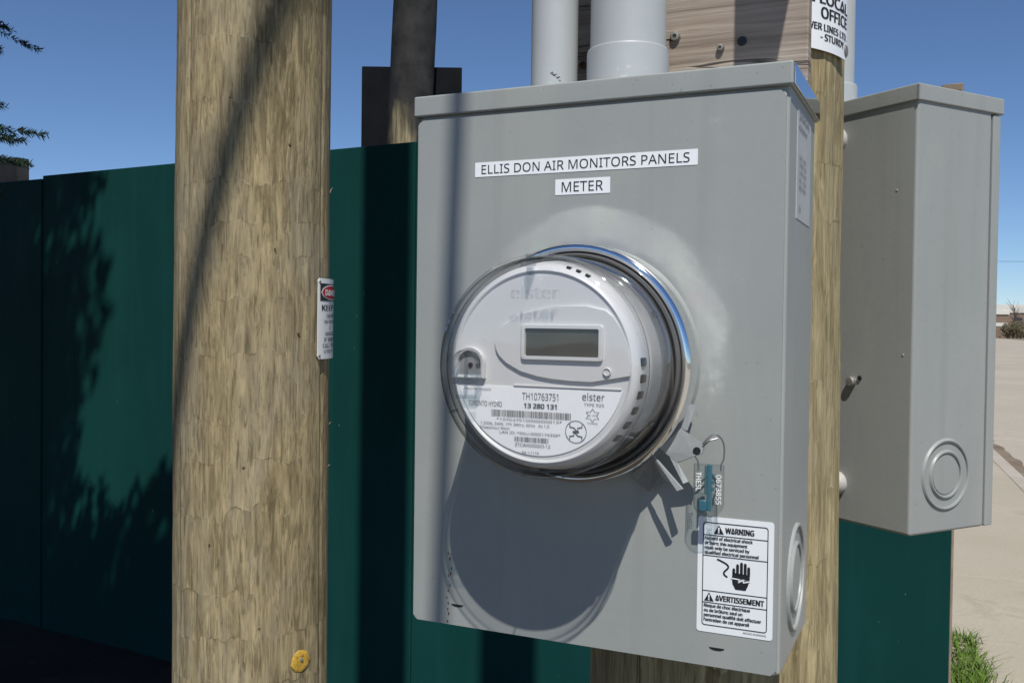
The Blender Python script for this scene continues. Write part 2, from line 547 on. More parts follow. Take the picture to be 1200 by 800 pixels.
# ------------------------------------------------------------------ ground, sidewalk, kerb, road
D_ = Vector((0.342, 0.94, 0)).normalized()      # along the street
P_ = Vector((D_.y, -D_.x, 0))                   # across it, to the right
def Q(p, s, z=0.0):
    v = P_ * p + D_ * s
    return (v.x, v.y, z)
def sheet(name, p0, p1, s0, s1, z, mat, parent=None, n=1, m=1, jit=0.0):
    vs_, fs = [], []
    for i in range(n + 1):
        for j in range(m + 1):
            pw = 0.0
            if name == 'gutter_dirt' and i > n // 2:
                pw = 0.09 * mnoise.noise(Vector((j * 0.31, 4, 2))) * (i / n)
            q = Q(p0 + (p1 - p0) * i / n + pw, s0 + (s1 - s0) * j / m, z)
            dz = jit * (mnoise.noise(Vector((q[0] * 1.7, q[1] * 1.7, 3))) + 0.5 * mnoise.noise(Vector((q[0] * 5, q[1] * 5, 9)))) if jit else 0
            vs_.append((q[0], q[1], z + dz))
    for i in range(n):
        for j in range(m):
            a = i * (m + 1) + j
            fs.append((a, a + m + 1, a + m + 2, a + 1))
    return pydata(name, vs_, fs, mat, parent, smooth=bool(jit))
gnd = pydata('ground', [(-1500, -1500, -0.16), (1500, -1500, -0.16), (1500, 1500, -0.16), (-1500, 1500, -0.16)], [(0, 1, 2, 3)], M['ground'])
tag(gnd, kind='structure')
yard = sheet('soil_yard', -14, 0.468, -8, 22, -0.03, M['soil'], None, 110, 130, 0.035)
tag(yard, kind='structure')
road = sheet('road', 1.85, 24, -60, 260, -0.115, M['road'])
tag(road, kind='structure')
gut = sheet('gutter_dirt', 1.79, 2.02, -20, 90, -0.100, M['dirt'], None, 8, 500, 0.018)
tag(gut, kind='structure')
side = empty('sidewalk', Q(1.1, 0, -0.12))
tag(side, kind='structure')
mb = MB()
mb.box(-0.64, 0.5, -0.7485, 0.7485, 0.0, 0.118, 0.004, 2)
slab0 = mb.build('slab', M['walk'], side, smooth=False)
ang = math.atan2(D_.y, D_.x) - math.pi / 2
def place_slab(o, s, dz, rz):
    q = Vector(Q(1.11, s, 0)) - side.location
    o.location = (q.x, q.y, dz)
    o.rotation_euler = (rz * 0.3, rz, ang)
for k in range(-3, 26):
    o = slab0 if k == -3 else slab0.copy()
    if k != -3:
        COL.objects.link(o)
        o.parent = side
    place_slab(o, 5.68 + 0.75 + 1.5 * k, random.uniform(-0.0015, 0.0015), 0.0)
far_walk = sheet('far_walk', 0.61, 1.61, 45.4, 260, 0.0, M['walk'], None)
far_walk.name = 'sidewalk_beyond'
tag(far_walk, kind='structure')
kerb = empty('kerb', Q(1.70, 0, -0.16))
tag(kerb, kind='structure')
mb = MB()
mb.box(-0.085, 0.085, -1.495, 1.495, 0.0, 0.155, 0.018, 3)
k0 = mb.build('kerb_stone', M['kerb'], kerb, smooth=False)
for k in range(-3, 14):
    o = k0 if k == -3 else k0.copy()
    if k != -3:
        COL.objects.link(o)
        o.parent = kerb
    q = Vector(Q(1.705, 6.5 + 3.0 * k, 0)) - kerb.location
    o.location = (q.x, q.y, random.uniform(-0.004, 0.004))
    o.rotation_euler = (0, 0, ang)
far_kerb = MB().box(-0.085, 0.085, 0, 200, 0, 0.155).build('kerb_beyond', M['kerb'], None, smooth=False)
far_kerb.location = Q(1.705, 47.1, -0.16)
far_kerb.rotation_euler = (0, 0, ang)
tag(far_kerb, kind='structure')

# grass on the verge between fence end and sidewalk
def blades(n, sampler, hmin, hmax, wid, lean):
    V, F = [], []
    for _ in range(n):
        x, y, z, k = sampler()
        h = random.uniform(hmin, hmax) * k
        a = random.uniform(0, 2 * math.pi)
        l = random.uniform(0.1, lean) * h
        dx, dy = math.cos(a), math.sin(a)
        wx, wy = -dy * wid * random.uniform(0.6, 1.3), dx * wid
        b = len(V)
        V += [(x - wx, y - wy, z), (x + wx, y + wy, z),
              (x + dx * l * 0.35 + wx * 0.8, y + dy * l * 0.35 + wy * 0.8, z + h * 0.55), (x + dx * l * 0.35 - wx * 0.8, y + dy * l * 0.35 - wy * 0.8, z + h * 0.55),
              (x + dx * l, y + dy * l, z + h * random.uniform(0.75, 1.0))]
        F += [(b, b + 1, b + 2, b + 3), (b + 3, b + 2, b + 4)]
    return V, F
def verge_sample():
    s = random.uniform(1.0, 5.75)
    p = 0.60 - abs(random.gauss(0, 0.15))
    k = 1.0 if s < 5.2 else 0.6
    if random.random() < 0.12: p += 0.06
    q = Q(p, s, -0.01)
    return (*q, k * random.choice((0.6, 0.8, 1.0, 1.2)))
V, F = blades(6500, verge_sample, 0.05, 0.13, 0.0035, 1.5)
g = pydata('verge_grass', V, F, M['grass'])
tag(g, 'tuft of bright green grass at the fence end beside the sidewalk', 'grass', kind='stuff')

# ------------------------------------------------------------------ far side of the road
def blob_tree(name, base, rx, rz, hz, n, mat, trunk_mat, label, cat, group=None):
    root = empty(name, base)
    tag(root, label, cat, group)
    V, F = [], []
    for _ in range(n):
        while True:
            p = Vector((random.uniform(-1, 1), random.uniform(-1, 1), random.uniform(-1, 1)))
            if p.length < 1 and p.length + 0.35 * mnoise.noise(p * 2.3 + Vector(base) * 0.1) < 0.95: break
        c = Vector((p.x * rx, p.y * rx, hz + p.z * rz))
        t1 = Vector((random.gauss(0, 1), random.gauss(0, 1), random.gauss(0, 1))).normalized() * 0.16
        t2 = t1.orthogonal().normalized() * 0.11
        b = len(V)
        V += [tuple(c - t1), tuple(c + t2), tuple(c + t1), tuple(c - t2)]
        F.append((b, b + 1, b + 2, b + 3))
    pydata('crown', V, F, mat, root)
    MB().tube([(0, 0, -0.1), (0.05, 0, hz * 0.5), (0, 0.05, hz)], [0.14, 0.1, 0.05], 8).build('trunk', trunk_mat, root)
    return root
M['olive'] = plain('winter_hedge', (0.10, 0.085, 0.045), 0.8, var=0.4, scale=1.5)
M['forsythia'] = plain('yellow_blossom', (0.50, 0.36, 0.03), 0.7, var=0.3, scale=2)
M['twig'] = plain('bare_twigs', (0.16, 0.13, 0.11), 0.85, var=0.2, scale=3)
M['white_wall'] = plain('pale_cladding', (0.62, 0.60, 0.55), 0.7, var=0.06, scale=0.6)
M['brown_wall'] = plain('brown_brick', (0.20, 0.14, 0.10), 0.8, var=0.15, scale=1)
M['dark_glass'] = plain('dark_window', (0.03, 0.035, 0.04), 0.15, var=0.1)
GZ = -0.16
for i, (x, y, r, h, lab) in enumerate([
        (95.5, 183, 2.2, 1.7, 'low olive hedge bush across the road, nearest the grey enclosure'),
        (98.6, 186, 2.4, 1.8, 'low olive hedge bush across the road in front of the pale building'),
        (102.4, 188, 2.4, 1.9, 'low olive hedge bush across the road at the right picture edge')]):
    blob_tree('hedge_bush', (x, y, GZ), r, h, h * 0.95, 1500, M['olive'], M['bark'], lab, 'bush', 'bushes across the road')
blob_tree('yellow_bush', (99.6, 182.5, GZ), 0.9, 1.5, 1.7, 600, M['forsythia'], M['bark'], 'small yellow blossoming bush across the road', 'bush')
bt = empty('bare_tree', (101.0, 193, GZ))
tag(bt, 'thin bare grey tree rising above the pale building across the road', 'tree')
MB().tube([(0, 0, 0), (0.1, 0, 3), (0, 0.1, 6)], [0.16, 0.12, 0.05], 8).build('trunk', M['twig'], bt)
mb = MB()
for k in range(46):
    z0 = random.uniform(2.6, 6.0); a = random.uniform(0, 6.28); L = random.uniform(1.0, 2.6)
    p = [Vector((0.05, 0.05, z0))]
    for j in range(4):
        p.append(p[-1] + Vector((math.cos(a) * L / 5, math.sin(a) * L / 5, L / 4 * random.uniform(0.7, 1.2))))
        a += random.uniform(-0.5, 0.5)
    mb.tube(p, [0.045, 0.035, 0.028, 0.02, 0.012], 4)
mb.build('crown', M['twig'], bt, smooth=False)
pb = empty('pale_building', (107, 205, GZ), R(-20))
tag(pb, 'low flat-roofed pale building far across the road', 'building')
MB().box(-7.5, 9, -4, 4, 0, 5.2).build('wall', M['brown_wall'], pb, smooth=False)
MB().box(-7.7, 9.2, -4.2, 4.2, 5.2, 6.9).build('parapet', M['white_wall'], pb, smooth=False)
for k in range(5):
    w = MB().box(-6.6 + 3.1 * k, -5.0 + 3.1 * k, -4.06, -3.9, 2.2, 4.2).build('window', M['dark_glass'], pb, smooth=False)
sh = empty('white_shed', (95.2, 187.5, GZ), R(-15))
tag(sh, 'small white shed beside the olive bushes across the road', 'shed')
MB().box(-1.3, 1.3, -1.2, 1.2, 0, 4.6).build('wall', M['brown_wall'], sh, smooth=False)
MB().box(-1.5, 1.5, -1.4, 1.4, 4.6, 5.6).build('roof', M['white_wall'], sh, smooth=False)
MB().box(-1.35, 1.35, -1.27, -1.18, 2.3, 3.0).build('panel', M['white_wall'], sh, smooth=False)
wire = MB().tube([(26 + t * 3.0, 62 + t * 1.1 - 0.2 * t, 5.9 + 0.012 * (t - 4) ** 2 + 0.10 * t) for t in range(0, 12)], 0.010, 6).build('overhead_wire', M['cable'])
tag(wire, 'thin overhead wire crossing the sky above the road', 'wire')

# ------------------------------------------------------------------ the green hoarding
FX, FY = 1.4230, 3.072
fence = empty('green_fence', (FX, FY, 0), math.atan2(-0.54, 1.0))
tag(fence, 'dark green painted plywood hoarding behind the poles', 'fence')
edges = [0.0, -0.87, -2.09, -3.31, -4.53, -5.75, -6.97, -8.19]
for i, (a, b) in enumerate(zip(edges[:-1], edges[1:])):
    top = 2.44 + [0, 0.004, -0.003, 0.003, -0.014, 0.0, 0.004][i]
    dy = [0, 0.002, -0.002, 0.003, -0.004, 0.002, 0][i]
    MB().box(b + 0.002, a - 0.002, dy, dy + 0.013, -0.06, top, 0.0015, 1).build('panel', M['fence'], fence, smooth=30)
MB().box(-0.06, 0.0035, 0.016, 0.040, -0.1, 2.465, 0.003, 1).build('end_post', M['postwood'], fence)
for x in (-2.09, -4.53, -6.97):
    MB().box(x - 0.045, x + 0.045, 0.018, 0.105, -0.1, 2.41, 0.003, 1).build('post', M['postwood'], fence)
MB().box(-5.02, -4.78, 0.018, 0.10, -0.1, 2.565, 0.004, 1).build('post', M['postwood'], fence)
for z in (0.4, 1.3, 2.2):
    MB().box(-8.1, -0.055, 0.106, 0.144, z, z + 0.09, 0.003, 1).build('rail', M['postwood'], fence)

# ------------------------------------------------------------------ wooden poles
def make_pole(name, base, r, h, tilt, mat, label, seed, rows=230, seg=256, hi=(0.9, 2.6)):
    """slightly uneven peeled log; rows are packed where the picture looks"""
    root = empty(name, base)
    tag(root, label, 'utility pole')
    zs = list(np.linspace(-0.3, hi[0], 24)[:-1]) + list(np.linspace(hi[0], hi[1], rows)) + list(np.linspace(hi[1], h, 50)[1:])
    cr_ = random.Random(int(seed * 10))
    checks = [(cr_.uniform(0, 6.283), cr_.uniform(0.02, 0.04), cr_.uniform(0.004, 0.010), cr_.uniform(0, 50)) for _ in range(16)]
    R_ = []
    for z in zs:
        row = []
        rr = r * (1.0 - 0.012 * (z - 1.6))
        for k in range(seg):
            t = 2 * math.pi * k / seg
            c, s = math.cos(t), math.sin(t)
            d = 0.0030 * mnoise.noise(Vector((c * 1.2, s * 1.2, z * 1.3 + seed)))
            d += 0.0016 * mnoise.noise(Vector((c * 5, s * 5, z * 2.2 + seed * 2)))
            d += 0.0009 * mnoise.noise(Vector((c * 16, s * 16, z * 6 + seed * 3)))
            for ca, cw, cd, ph in checks:      # drying checks that wander along the grain
                da = (t - ca - 0.05 * mnoise.noise(Vector((ph, z * 1.4, seed))) + math.pi) % (2 * math.pi) - math.pi
                if abs(da) < cw:
                    d -= cd * (1 - abs(da) / cw) * max(0.0, mnoise.noise(Vector((ph * 3, z * 0.9, seed))) + 0.15)
            # flats left by the peeling knife
            d -= 0.0012 * max(0.0, mnoise.noise(Vector((c * 7, s * 7, z * 14 + seed))) - 0.15)
            row.append(((rr + d) * c + tilt[0] * (z - 1.6), (rr + d) * s + tilt[1] * (z - 1.6), z))
        R_.append(row)
    MB().rings(R_, cap0=True, cap1=True).build('shaft', mat, root, smooth=True)
    return root
pole_l = make_pole('wooden_pole', (-0.3955, 1.4655, 0), 0.1150, 7.5, (0.0016, 0), M['pole'], 'thick peeled wooden pole standing alone in front of the green fence', 3.1)
pole_r = make_pole('wooden_pole', (0.1925, 0.9095, 0), 0.1133, 7.5, (-0.006, 0), M['pole2'], 'tan wooden pole carrying the meter box and the second enclosure', 8.7)
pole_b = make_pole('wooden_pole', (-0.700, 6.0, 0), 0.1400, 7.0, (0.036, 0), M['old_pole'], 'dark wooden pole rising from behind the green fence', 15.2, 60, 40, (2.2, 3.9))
# knots, nail tag and splinters of the front-left pole
def on_pole(root, r, tilt, az, z, out=0.0):
    rr = r * (1 - 0.012 * (z - 1.6)) + out
    return Vector((rr * math.cos(az) + tilt * (z - 1.6), rr * math.sin(az), z))
AZ_L = math.atan2(-1.4655, 0.3955)              # direction from that pole to the camera
def pole_disc(name, az, z, rad, mat, h=0.002, irregular=0.0, parent=None, r=0.1150):
    c = on_pole(None, r, 0.0016, az, z)
    nrm = Vector((math.cos(az), math.sin(az), 0)); tx = Vector((-math.sin(az), math.cos(az), 0))
    rows = []
    for hh, rs in ((-0.004, 1.0), (h * 0.7, 1.0), (h, 0.86), (h * 1.05, 0.3)):
        rows.append([c + nrm * hh + tx * math.cos(2 * math.pi * k / 24) * rad * rs * (1 + irregular * mnoise.noise(Vector((k * 0.9, rs, z * 7)))) + Vector((0, 0, 1)) * math.sin(2 * math.pi * k / 24) * rad * rs * (1 + irregular * mnoise.noise(Vector((k * 0.9, rs + 4, z * 7)))) for k in range(24)])
    return MB().rings(rows, cap1=True).build(name, mat, parent)
for q_, z in ((0.25, 1.78), (-0.1, 1.47), (0.55, 1.66), (-0.5, 1.36), (0.1, 1.24), (0.42, 1.93), (-0.3, 1.99)):
    pole_disc('nail', AZ_L + math.asin(q_), z, random.Random(z).uniform(0.0012, 0.0022), M['rust'], 0.0012, 0.0, pole_l)
pole_disc('nail_tag', AZ_L + math.asin(0.60), 1.182, 0.0160, M['yellow'], 0.0038, 0.16, pole_l)
pole_disc('nail', AZ_L + math.asin(0.60), 1.184, 0.0026, M['bolt'], 0.0056, 0.0, pole_l)
for az, z, L, dz in ((AZ_L + math.asin(0.985), 1.515, 0.007, 0.008), (AZ_L + math.asin(0.975), 1.452, 0.006, 0.006), (AZ_L + math.asin(0.99), 1.875, 0.005, 0.009)):
    a = on_pole(None, 0.115, 0.0016, az, z, -0.002); b = on_pole(None, 0.115, 0.0016, az + 0.03, z + dz, L * 0.5)
    MB().tube([a, a.lerp(b, 0.5) + Vector((0, 0, 0.002)), b], [0.0010, 0.0007, 0.0002], 5).build('splinter', M['postwood'], pole_l)

def pole_sign(name, base, r, tilt, az0, az1, z0, z1, mat, label, lines, extra=None):
    """thin plate bent round a pole; lines: (text, centre arc metres from az0, baseline z, cap height, width, material)"""
    root = empty(name, base)
    tag(root, label, 'sign')
    def wrap(s, z, out):
        az = az0 + s / (r + 0.004)
        rr = r * (1 - 0.012 * (z - 1.6)) + 0.004 + out
        return (rr * math.cos(az) + tilt * (z - 1.6), rr * math.sin(az), z)
    L = (az1 - az0) * (r + 0.004)
    n = 28
    rows = []
    outline = rrect(0, L, z0, z1, 0.005, 4)
    mb = MB()
    xs = np.linspace(0, L, n)
    rows = []
    for out in (0.0, 0.0009):
        rows.append([wrap(x, z1 - (0.004 if i in (0, n - 1) else 0), out) for i, x in enumerate(xs)] + [wrap(x, z0 + (0.004 if i in (0, n - 1) else 0), out) for i, x in reversed(list(enumerate(xs)))])
    vv = [[mb.bm.verts.new(p) for p in row] for row in rows]
    for i in range(n - 1):
        mb.bm.faces.new((vv[1][i], vv[1][i + 1], vv[1][2 * n - 2 - i], vv[1][2 * n - 1 - i]))
        mb.bm.faces.new((vv[0][i + 1], vv[0][i], vv[0][2 * n - 1 - i], vv[0][2 * n - 2 - i]))
    for i in range(2 * n):
        j = (i + 1) % (2 * n)
        mb.bm.faces.new((vv[0][i], vv[0][j], vv[1][j], vv[1][i]))
    pl = mb.build('plate', mat, root, smooth=30)
    mb = MB()
    for s, cx, z, h, w, bold in lines:
        put_text(mb, s, cx, z, h, 0, w, 'C', bold)
    mb.map(lambda c: wrap(c.x, c.z, 0.0013))
    mb.build('lettering', M['ink'], pl, smooth=False, recalc=False)
    if extra: extra(wrap, pl, root)
    return root
def danger_marks(wrap, pl, root):
    def patch(poly, out, mat, nm):
        mb = MB()
        mb.bm.faces.new([mb.bm.verts.new((x, 0, z)) for x, z in poly])
        bmesh.ops.triangulate(mb.bm, faces=mb.bm.faces)
        mb.map(lambda c: wrap(c.x, c.z, out)).build(nm, mat, pl, smooth=False)
    def grid(x0, x1, z0, z1, out, mat, nm, oval=False):
        mb = MB(); n = 16
        for i in range(n):
            a, b = x0 + (x1 - x0) * i / n, x0 + (x1 - x0) * (i + 1) / n
            def hz(x):
                if not oval: return (z1 - z0) / 2
                u = (x - (x0 + x1) / 2) / ((x1 - x0) / 2)
                return (z1 - z0) / 2 * math.sqrt(max(0.0, 1 - u * u))
            zc = (z0 + z1) / 2
            mb.bm.faces.new([mb.bm.verts.new(wrap(x, z, out)) for x, z in ((a, zc - hz(a)), (b, zc - hz(b)), (b, zc + hz(b)), (a, zc + hz(a)))])
        mb.build(nm, mat, pl, smooth=False)
    grid(0.005, 0.085, 1.7085, 1.7345, 0.0013, M['ink'], 'black_panel')
    grid(0.007, 0.083, 1.710, 1.733, 0.0017, M['white_ink'], 'oval_border', True)
    grid(0.009, 0.081, 1.7115, 1.7315, 0.0021, M['red_ink'], 'red_oval', True)
    mb = MB(); put_text(mb, 'DANGER', 0.045, 1.717, 0.0085, 0, 0.054, 'C', 0.02)
    mb.map(lambda c: wrap(c.x, c.z, 0.0025)).build('danger_lettering', M['white_ink'], pl, smooth=False, recalc=False)
    for s, z in ((0.004, 1.737), (0.004, 1.6275)):
        c = Vector(wrap(s, z, 0.0))
        az = math.atan2(c.y, c.x)
        MB().lathe([(0.0026, -0.003), (0.0026, 0.001), (0.0018, 0.0022), (0.0001, 0.0026)], 10, 'x').build('nail', M['bolt'], root, loc=c).rotation_euler = (0, 0, az)
a0 = AZ_L + R(50)
pole_sign('danger_sign', (-0.3955, 1.4655, 0), 0.1150, 0.0016, a0, a0 + 0.09 / 0.119, 1.622, 1.742, M['white_label'],
          'small curved white danger sign with red oval nailed to the lone pole',
          [('KEEP', 0.033, 1.694, 0.0085, 0.046, 0.02), ('CHILDREN', 0.044, 1.6835, 0.0055, 0.040, 0.01), ('ON THE POLE', 0.042, 1.675, 0.0050, 0.050, 0.01), ('IS', 0.040, 1.666, 0.0048, None, 0.01),
           ('DANGEROUS', 0.042, 1.657, 0.0052, 0.042, 0.01), ('IF WIRES', 0.040, 1.648, 0.0056, 0.046, 0.01), ('CALL THE', 0.038, 1.639, 0.0060, 0.05, 0.01), ('UTILITY', 0.038, 1.631, 0.0045, 0.042, 0.01)], danger_marks)
AZ_R = math.atan2(-0.9085, -0.1964)
b0 = AZ_R + R(26.5)
def office_nail(wrap, pl, root):
    c = Vector(wrap(0.0865, 1.921, 0.0))
    MB().lathe([(0.0055, -0.003), (0.0055, 0.001), (0.0045, 0.002), (0.0001, 0.0024)], 16, 'x').build('nail', M['bolt'], root, loc=c).rotation_euler = (0, 0, math.atan2(c.y, c.x))
pole_sign('notice_sign', (0.1925, 0.9095, 0), 0.1133, -0.006, b0, b0 + 0.090 / 0.1173, 1.9125, 2.099, M['white_label'],
          'white lettered notice bent round the pole above the meter box',
          [('SEE LOCAL', 0.0475, 1.9515, 0.0092, 0.083, 0.025), ('OFFICE', 0.064, 1.9395, 0.0092, 0.047, 0.025), ('POWER LINES LTD.', 0.0495, 1.929, 0.0056, 0.075, 0.022), ('- STURDY', 0.060, 1.921, 0.0056, 0.040, 0.022),
           ('CALL THE', 0.05, 1.969, 0.0092, 0.08, 0.025)], office_nail)

# dark board fixed to the pole behind the fence
bd = empty('dark_board', (-0.665, 6.17, 2.2), R(0))
tag(bd, 'dark square board fixed behind the pole beyond the fence', 'board')
MB().box(-0.318, 0.322, 0, 0.022, 0.5, 1.105, 0.003, 1).build('sheet', M['darkboard'], bd)
MB().box(-0.335, 0.34, -0.03, 0.05, 0.40, 0.497, 0.004, 1).build('ledge', M['darkboard'], bd)

# ------------------------------------------------------------------ meter box and what belongs to it
YAW = -0.4282
OX, OY, OZ = 0.0524, 0.6884, CAM_H - 0.0299
U_ = Vector((math.cos(YAW), math.sin(YAW), 0)); N_ = Vector((math.sin(YAW), -math.cos(YAW), 0))
def BW(u, v, n):
    return Vector((OX, OY, OZ)) + U_ * u + N_ * n + Vector((0, 0, v))
W, H, D = 0.2836, 0.4064, 0.1287
hw, hh = W / 2, H / 2

# weathered plywood backboard
bbd = empty('backboard', BW(0, 0, -D), YAW)
tag(bbd, 'weathered plywood backboard between the conduits and the tan pole', 'board')
mb = MB().box(-0.088, 0.1335, 0.0005, 0.0185, -0.17, 0.62, 0.0012, 1)
mb.build('sheet', M['ply'], bbd)
def bolt(parent, x, z, r, y=0.0, mat='bolt', nm='bolt'):
    return MB().lathe([(r, -0.002), (r, 0.0022), (r * 0.8, 0.0034), (r * 0.42, 0.0036), (r * 0.40, 0.0018), (0.0001, 0.0018)], 18, 'y', (x, y, z)).build(nm, M[mat], parent)
bolt(bbd, 0.028, 0.2662, 0.0042)
bolt(bbd, 0.0655, 0.2531, 0.0030)
bolt(bbd, -0.0525, 0.251, 0.0032, 0, 'rust')
MB().lathe([(0.0038, 0.0004), (0.0032, 0.0006), (0.0001, 0.0006)], 18, 'y', (0.0825, 0, 0.2567)).build('bolt_hole', M['black'], bbd)

# box
box = empty('meter_box', BW(0, -hh, 0), YAW)
tag(box, 'large grey steel meter box with printed label strips and round meter', 'meter box')
mb = MB().box(-hw + 0.002, hw - 0.002, 0.0025, D, 0.0, H - 0.004, 0.0028, 3)
body = mb.build('body', M['steel'], box)
mb = MB()
mb.prism(rrect(-hw + 0.0022, hw - 0.0040, 0.0008, H - 0.0185, 0.0035), 0.0, 0.0022)
bmesh.ops.bevel(mb.bm, geom=[e for e in mb.bm.edges if all(abs(v.co.y) < 1e-6 for v in e.verts)], offset=0.0009, segments=2, affect='EDGES')
cover = mb.build('front_cover', M['steel'], box)
mb = MB()
mb.box(-hw - 0.001, hw + 0.0005, -0.0022, D + 0.001, H - 0.0158, H, 0.0016, 3)
lid = mb.build('lid', M['steel'], box)
# folded corner tab of the lid
MB().box(hw + 0.0006, hw + 0.0016, 0.0, D, H - 0.0150, H - 0.0012, 0.0004, 1).build('lid_flange', M['chrome'], lid)
# drain / pry slots
for u, v in ((-0.1007, -0.1864), (0.0983, -0.1893)):
    pts = [(u + 0.0052 * math.cos(R(a)), v + hh + 0.0002 + 0.0019 * math.sin(R(a))) for a in range(180, 361, 20)]
    MB().prism(pts, -0.0003, 0.001).build('pry_slot', M['black'], box)
# rust runs
rr_ = random.Random(3)
for k in range(12):
    u, v = -0.1085 + rr_.uniform(-0.0015, 0.003), -0.148 - 0.0046 * k + rr_.uniform(-0.002, 0.002)
    pts = [(u + (0.0002 + rr_.random() * 0.0006) * math.cos(R(a)), v + hh + (0.0004 + rr_.random() * 0.0014) * math.sin(R(a))) for a in range(0, 360, 45)]
    MB().prism(pts, -0.00025, 0.0005).build('rust_spot', M['rust'], cover)
# concentric knockout on the right side
def knockout(parent, mat, axis, c, r_out, r_in, dz=0.0022):
    prof = []
    for rr in (r_out, r_in):
        w = 0.0022
        prof.append([(rr - w, -0.001), (rr - w * 0.75, dz * 0.8), (rr - w * 0.2, dz), (rr + w * 0.4, dz * 0.6), (rr + w * 0.8, -0.001)])
    for pf in prof:
        MB().lathe(pf, 72, axis, c).build('knockout_ring', mat, parent)
    MB().lathe([(r_in - 0.003, -0.001), (r_in - 0.0035, 0.0008), (0.0001, 0.0010)], 48, axis, c).build('knockout_disc', mat, parent)
knockout(box, M['steel'], 'x', (hw - 0.002, 0.064, hh - 0.1505), 0.0375, 0.0245)
# side sticker
st = MB().box(hw - 0.0021, hw - 0.0016, 0.036, 0.104, hh + 0.1045, hh + 0.1805).build('side_sticker', M['grey_film'], box, smooth=False)
mb = MB()
def side_text(s, y, z, h, w=None, bold=0.0):
    me, tw = text_mesh(s, bold)
    sx = h if w is None else w / tw
    mb.add_mesh(me, Matrix(((0, 0, 0, hw - 0.0012), (sx, 0, 0, y), (0, 0, h, z), (0, 0, 0, 1))))
side_text('200A', 0.042, hh + 0.1735, 0.0048, 0.05)
side_text('600V', 0.042, hh + 0.1660, 0.0040, 0.04)
for k, s in enumerate(('CAT. NO.', 'TYPE 3R', '1 PH 3 W', 'AL - CU', '60 Hz')):
    side_text(s, 0.045, hh + 0.146 - 0.0052 * k, 0.0032, 0.034)
side_text('CSA', 0.045, hh + 0.110, 0.004)
mb.build('lettering', M['grey_ink'], st, smooth=False, recalc=False)

# printed label strips
def strip(u0, u1, v0, v1, s, th, tw, tilt=0.0):
    o = MB().box(u0, u1, -0.00035, 0.0002, v0 + hh, v1 + hh).build('label_strip', M['white_label'], box, smooth=False)
    mb = MB()
    put_text(mb, s, (u0 + u1) / 2, (v0 + v1) / 2 + hh - th / 2, th, -0.0006, tw, 'C')
    mb.build('lettering', M['ink'], o, smooth=False, recalc=False)
    return o
strip(-0.0898, 0.0797, 0.1388, 0.1496, 'ELLIS DON AIR MONITORS PANELS', 0.0066, 0.1585)
strip(-0.0245, 0.0172, 0.1225, 0.1338, 'METER', 0.0071, 0.0315)

# warning sticker
wx0, wx1, wz0, wz1 = 0.0842, 0.1350, -0.1790 + hh, -0.1003 + hh
ws = MB().prism(rrect(wx0, wx1, wz0, wz1, 0.002), -0.0004, 0.0001).build('warning_sticker', M['white_label'], box, smooth=False)
mb = MB()
YI = -0.0007
def bar(x0, x1, z0, z1, y=YI):
    v = [mb.bm.verts.new((x, y, z)) for x, z in ((x0, z0), (x1, z0), (x1, z1), (x0, z1))]
    mb.bm.faces.new(v)
def stroke(pts, w, y=YI):
    for (xa, za), (xb, zb) in zip(pts[:-1], pts[1:]):
        d = Vector((xb - xa, 0, zb - za)); n = Vector((-d.z, 0, d.x)).normalized() * w / 2
        e = d.normalized() * w * 0.35
        a, b = Vector((xa, y, za)) - e, Vector((xb, y, zb)) + e
        mb.bm.faces.new([mb.bm.verts.new(p) for p in (a - n, b - n, b + n, a + n)])
def flat(poly, y=YI):
    f = mb.bm.faces.new([mb.bm.verts.new((x, y, z)) for x, z in poly])
ix0, ix1, iz0, iz1 = wx0 + 0.0038, wx1 - 0.0038, wz0 + 0.0050, wz1 - 0.0038
fr = rrect(ix0, ix1, iz0, iz1, 0.0018, 4)
stroke(fr + [fr[0]], 0.00055)
hgt = iz1 - iz0
zA, zB, zC, zD = iz1 - 0.0085, iz1 - 0.0225, iz1 - 0.0465, iz1 - 0.0545
for z in (zA, zB, zC, zD): stroke([(ix0, z), (ix1, z)], 0.0005)
def triangle(cx, z0, s):
    flat([(cx - s * 0.55, z0), (cx + s * 0.55, z0), (cx, z0 + s)])
triangle(ix0 + 0.0105, zA + 0.0012, 0.0062)
put_text(mb, 'WARNING', ix0 + 0.0150, zA + 0.0022, 0.0037, YI, 0.0190, 'L', 0.03)
triangle(ix0 + 0.0045, zD + 0.0010, 0.0060)
put_text(mb, 'AVERTISSEMENT', ix0 + 0.0088, zD + 0.0020, 0.0036, YI, 0.0325, 'L', 0.03)
for k, (s, w) in enumerate((('Hazard of electrical shock', 0.0320), ('or burn; this equipment', 0.0285), ('must only be serviced by', 0.0300), ('qualified electrical personnel', 0.0360))):
    put_text(mb, s, ix0 + 0.0012, zA - 0.0030 - 0.00325 * k, 0.00205, YI, w, 'L', 0.022)
for k, (s, w) in enumerate((('Risque de choc électrique', 0.0310), ('ou de brûlure; seul un', 0.0260), ('personnel qualifié doit effectuer', 0.0385), ("l'entretien de cet appareil", 0.0305))):
    put_text(mb, s, ix0 + 0.0012, zD - 0.0030 - 0.00325 * k, 0.00205, YI, w, 'L', 0.022)
put_text(mb, 'MICRO-WARNING', wx1 - 0.0040, wz0 + 0.0022, 0.0013, YI, 0.0150, 'R')
